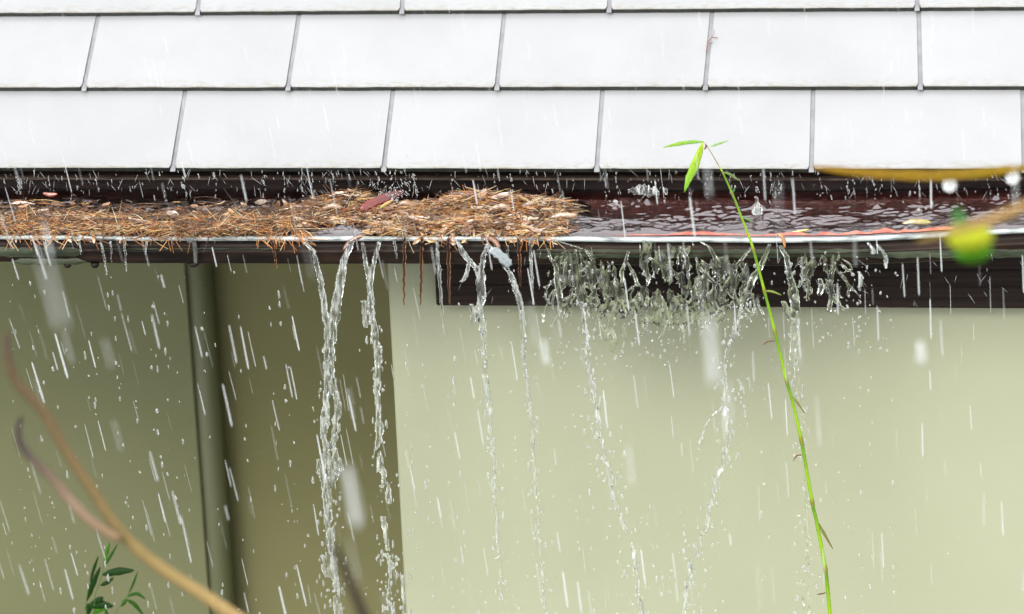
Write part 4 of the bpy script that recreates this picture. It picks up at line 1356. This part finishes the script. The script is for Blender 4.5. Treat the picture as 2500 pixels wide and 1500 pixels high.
# ------------------------------------------------------------------ small plant lower left
YW = 0.35
wil = empty('willow_leaved_plant', on_y(240, 1560, YW))
tag(wil, 'dark green narrow leaved plant at the lower left in front of the olive wall', 'plant')
V, Fc, C = [], [], []
for pth in ([(228, 1600), (231, 1466), (239, 1435), (250, 1400), (256, 1372)], [(212, 1600), (211, 1500), (212, 1460), (219, 1420)], [(262, 1600), (281, 1500), (309, 1462), (314, 1446)]):
    Pp = smoothpath([(a, b_, 0) for a, b_ in pth], 5)
    tube(V, Fc, [on_y(q[0], q[1], YW) for q in Pp], [1.2 / S] * len(Pp), 7, C, (0.08, 0.17, 0.03))
mesh_obj('stem', V, Fc, M['stem'], wil, smooth=True, cols=C)
DG = (0.016, 0.075, 0.006); MG = (0.04, 0.16, 0.01); BG = (0.08, .30, .01)
for pts_, w, c in (([(212, 1467), (226, 1428), (245, 1384)], 15, DG), ([(220, 1421), (229, 1390), (240, 1358)], 8, DG), ([(253, 1385), (261, 1350), (268, 1325)], 9, BG),
                   ([(257, 1382), (270, 1358), (287, 1329)], 7, MG), ([(250, 1404), (285, 1396), (327, 1393)], 21, DG), ([(245, 1430), (260, 1423), (278, 1411)], 12, DG),
                   ([(213, 1482), (240, 1476), (276, 1481)], 24, DG), ([(225, 1470), (240, 1466), (252, 1458)], 16, DG), ([(226, 1500), (244, 1488), (264, 1482)], 16, BG), ([(214, 1474), (216, 1486), (214, 1502)], 18, DG),
                   ([(262, 1512), (260, 1500), (258, 1486)], 9, MG), ([(315, 1448), (326, 1424), (336, 1396)], 6, MG), ([(309, 1457), (334, 1450), (355, 1463)], 9, MG), ([(309, 1464), (328, 1476), (350, 1502)], 11, MG),
                   ([(309, 1462), (303, 1471), (296, 1481)], 11, MG)):
    leaf_px('leaf', pts_, w, YW, c, mat='green', parent=wil, rib=False, shape=.7, curl=.3)

# ------------------------------------------------------------------ out-of-focus foreground
def branch(name, pth, depth, cols, parent=None):
    Pp = smoothpath(pth, 8)
    V, Fc, C = [], [], []
    n = len(Pp)
    cl = []
    for i in range(n):
        t = i / (n - 1) * (len(cols) - 1); k = min(int(t), len(cols) - 2); f = t - k
        cl.append(tuple(a + (b_ - a) * f for a, b_ in zip(cols[k], cols[k + 1])))
    tube(V, Fc, [at_depth(q[0], q[1], depth) for q in Pp], [q[2] * .5 * .92 * depth / F for q in Pp], 12, C, cl)
    return mesh_obj(name, V, Fc, M['bark'], parent, smooth=True, cols=C)


br = branch('bare_branch', [(16, 815, 14), (19, 870, 24), (40, 932, 27), (104, 1003, 28), (156, 1092, 28), (222, 1192, 30), (290, 1293, 32), (349, 1352, 33), (425, 1408, 34), (495, 1451, 35), (566, 1500, 36), (660, 1556, 36), (800, 1640, 36)], 4.1,
            [(0.075, .052, .036), (0.12, .082, .04), (0.17, .12, .05), (0.26, .185, .07), (0.36, .25, .10), (0.36, .25, .10)])
tag(br, 'blurred tan forked branch curving across the lower left corner', 'branch')
branch('twig', [(52, 1018, 12), (44, 1055, 18), (60, 1100, 22), (127, 1168, 24), (175, 1225, 27), (226, 1276, 27), (292, 1318, 26)], 4.08, [(0.055, .044, .036), (0.07, .055, .045), (0.26, .175, .12), (0.24, .165, .09)], br)
tw = branch('bare_twig', [(815, 1330, 16), (832, 1368, 20), (852, 1415, 24), (887, 1500, 28), (930, 1600, 30), (960, 1680, 30)], 3.3, [(0.035, 0.024, .016), (0.03, 0.02, .013)])
tag(tw, 'dark brown blurred twig rising at the bottom beside the widest waterfall', 'twig')
# sprig at the upper right
spr = empty('foreground_sprig', at_depth(2640, 420, 5.0))
tag(spr, 'blurred yellow brown sprig with a bright green bud at the right edge', 'sprig')
leaf_px('leaf', [(1985, 408), (2080, 420), (2200, 428), (2300, 429), (2400, 422), (2480, 413), (2600, 402)], 26, None, (0.42, 0.23, 0.01), mat='green', parent=spr, rib=False, depth=4.3, shape=.55, curl=.1, n=24, tipcol=(.42, .28, .01))
branch('stem', [(2640, 470, 22), (2540, 490, 24), (2440, 530, 26), (2340, 562, 22), (2240, 585, 10)], 3.3, [(0.40, .25, .10), (0.36, .22, .07), (0.30, .2, .05)], spr)


def blob(name, u, v, rx_, ry_, depth, mat, parent, ct=None, cb=None):
    bm = bmesh.new(); bmesh.ops.create_uvsphere(bm, u_segments=24, v_segments=16, radius=1.0)
    c = at_depth(u, v, depth); V, Fc, C = [], [], []
    for q in bm.verts:
        w = 1 + .06 * math.sin(q.co.z * 3 + q.co.x * 2)
        V.append(tuple(c + rt * (q.co.x * rx_ * w * depth / F) + up * (q.co.z * ry_ * depth / F) + fwd * (q.co.y * rx_ * .6 * depth / F)))
        t = (q.co.z + 1) / 2
        C.append(tuple(a + (b_ - a) * t for a, b_ in zip(cb, ct)) if ct else (1, 1, 1))
    Fc = [tuple(a.index for a in f.verts) for f in bm.faces]; bm.free()
    return mesh_obj(name, V, Fc, M[mat], parent, smooth=True, cols=C)


blob('bud', 2366, 578, 58, 36, 3.4, 'green', spr, (.80, .80, .05), (.62, .74, .03))
blob('bud_base', 2374, 612, 46, 30, 3.45, 'green', spr, (.16, .50, .01), (.13, .42, .01))
leaf_px('bud_leaf', [(2330, 512), (2342, 530), (2352, 556)], 26, None, (0.10, 0.34, 0.08), mat='green', parent=spr, rib=False, depth=3.3, shape=.5)
for (a, b_, lab) in ((2472, 434, 'large blurred water drop hanging at the upper right edge'), (2318, 452, 'faint blurred water drop below the middle of the sprig leaf')):
    d_ = blob('water_drop', a, b_, 17, 17, 4.6, 'drop', None)
    tag(d_, lab, 'water drop', 'drops hanging from the foreground sprig')
# small twig caught in the slate joint
V, Fc, C = [], [], []
zz = lambda a, b_: on_plane(a, b_, s0 + snrm * 0.013, snrm)
for pth, r in (([(1724, 130), (1727, 104), (1738, 92), (1752, 93)], .0009), ([(1727, 104), (1734, 106), (1740, 104)], .0007), ([(1738, 92), (1742, 84), (1743, 72)], .0006)):
    tube(V, Fc, [zz(a, b_) for a, b_ in pth], [r] * len(pth), 5, C, (0.30, .14, .09))
o = mesh_obj('small_twig', V, Fc, M['bark'], smooth=True, cols=C)
tag(o, 'tiny reddish twig caught in a joint between two roof slates', 'twig')
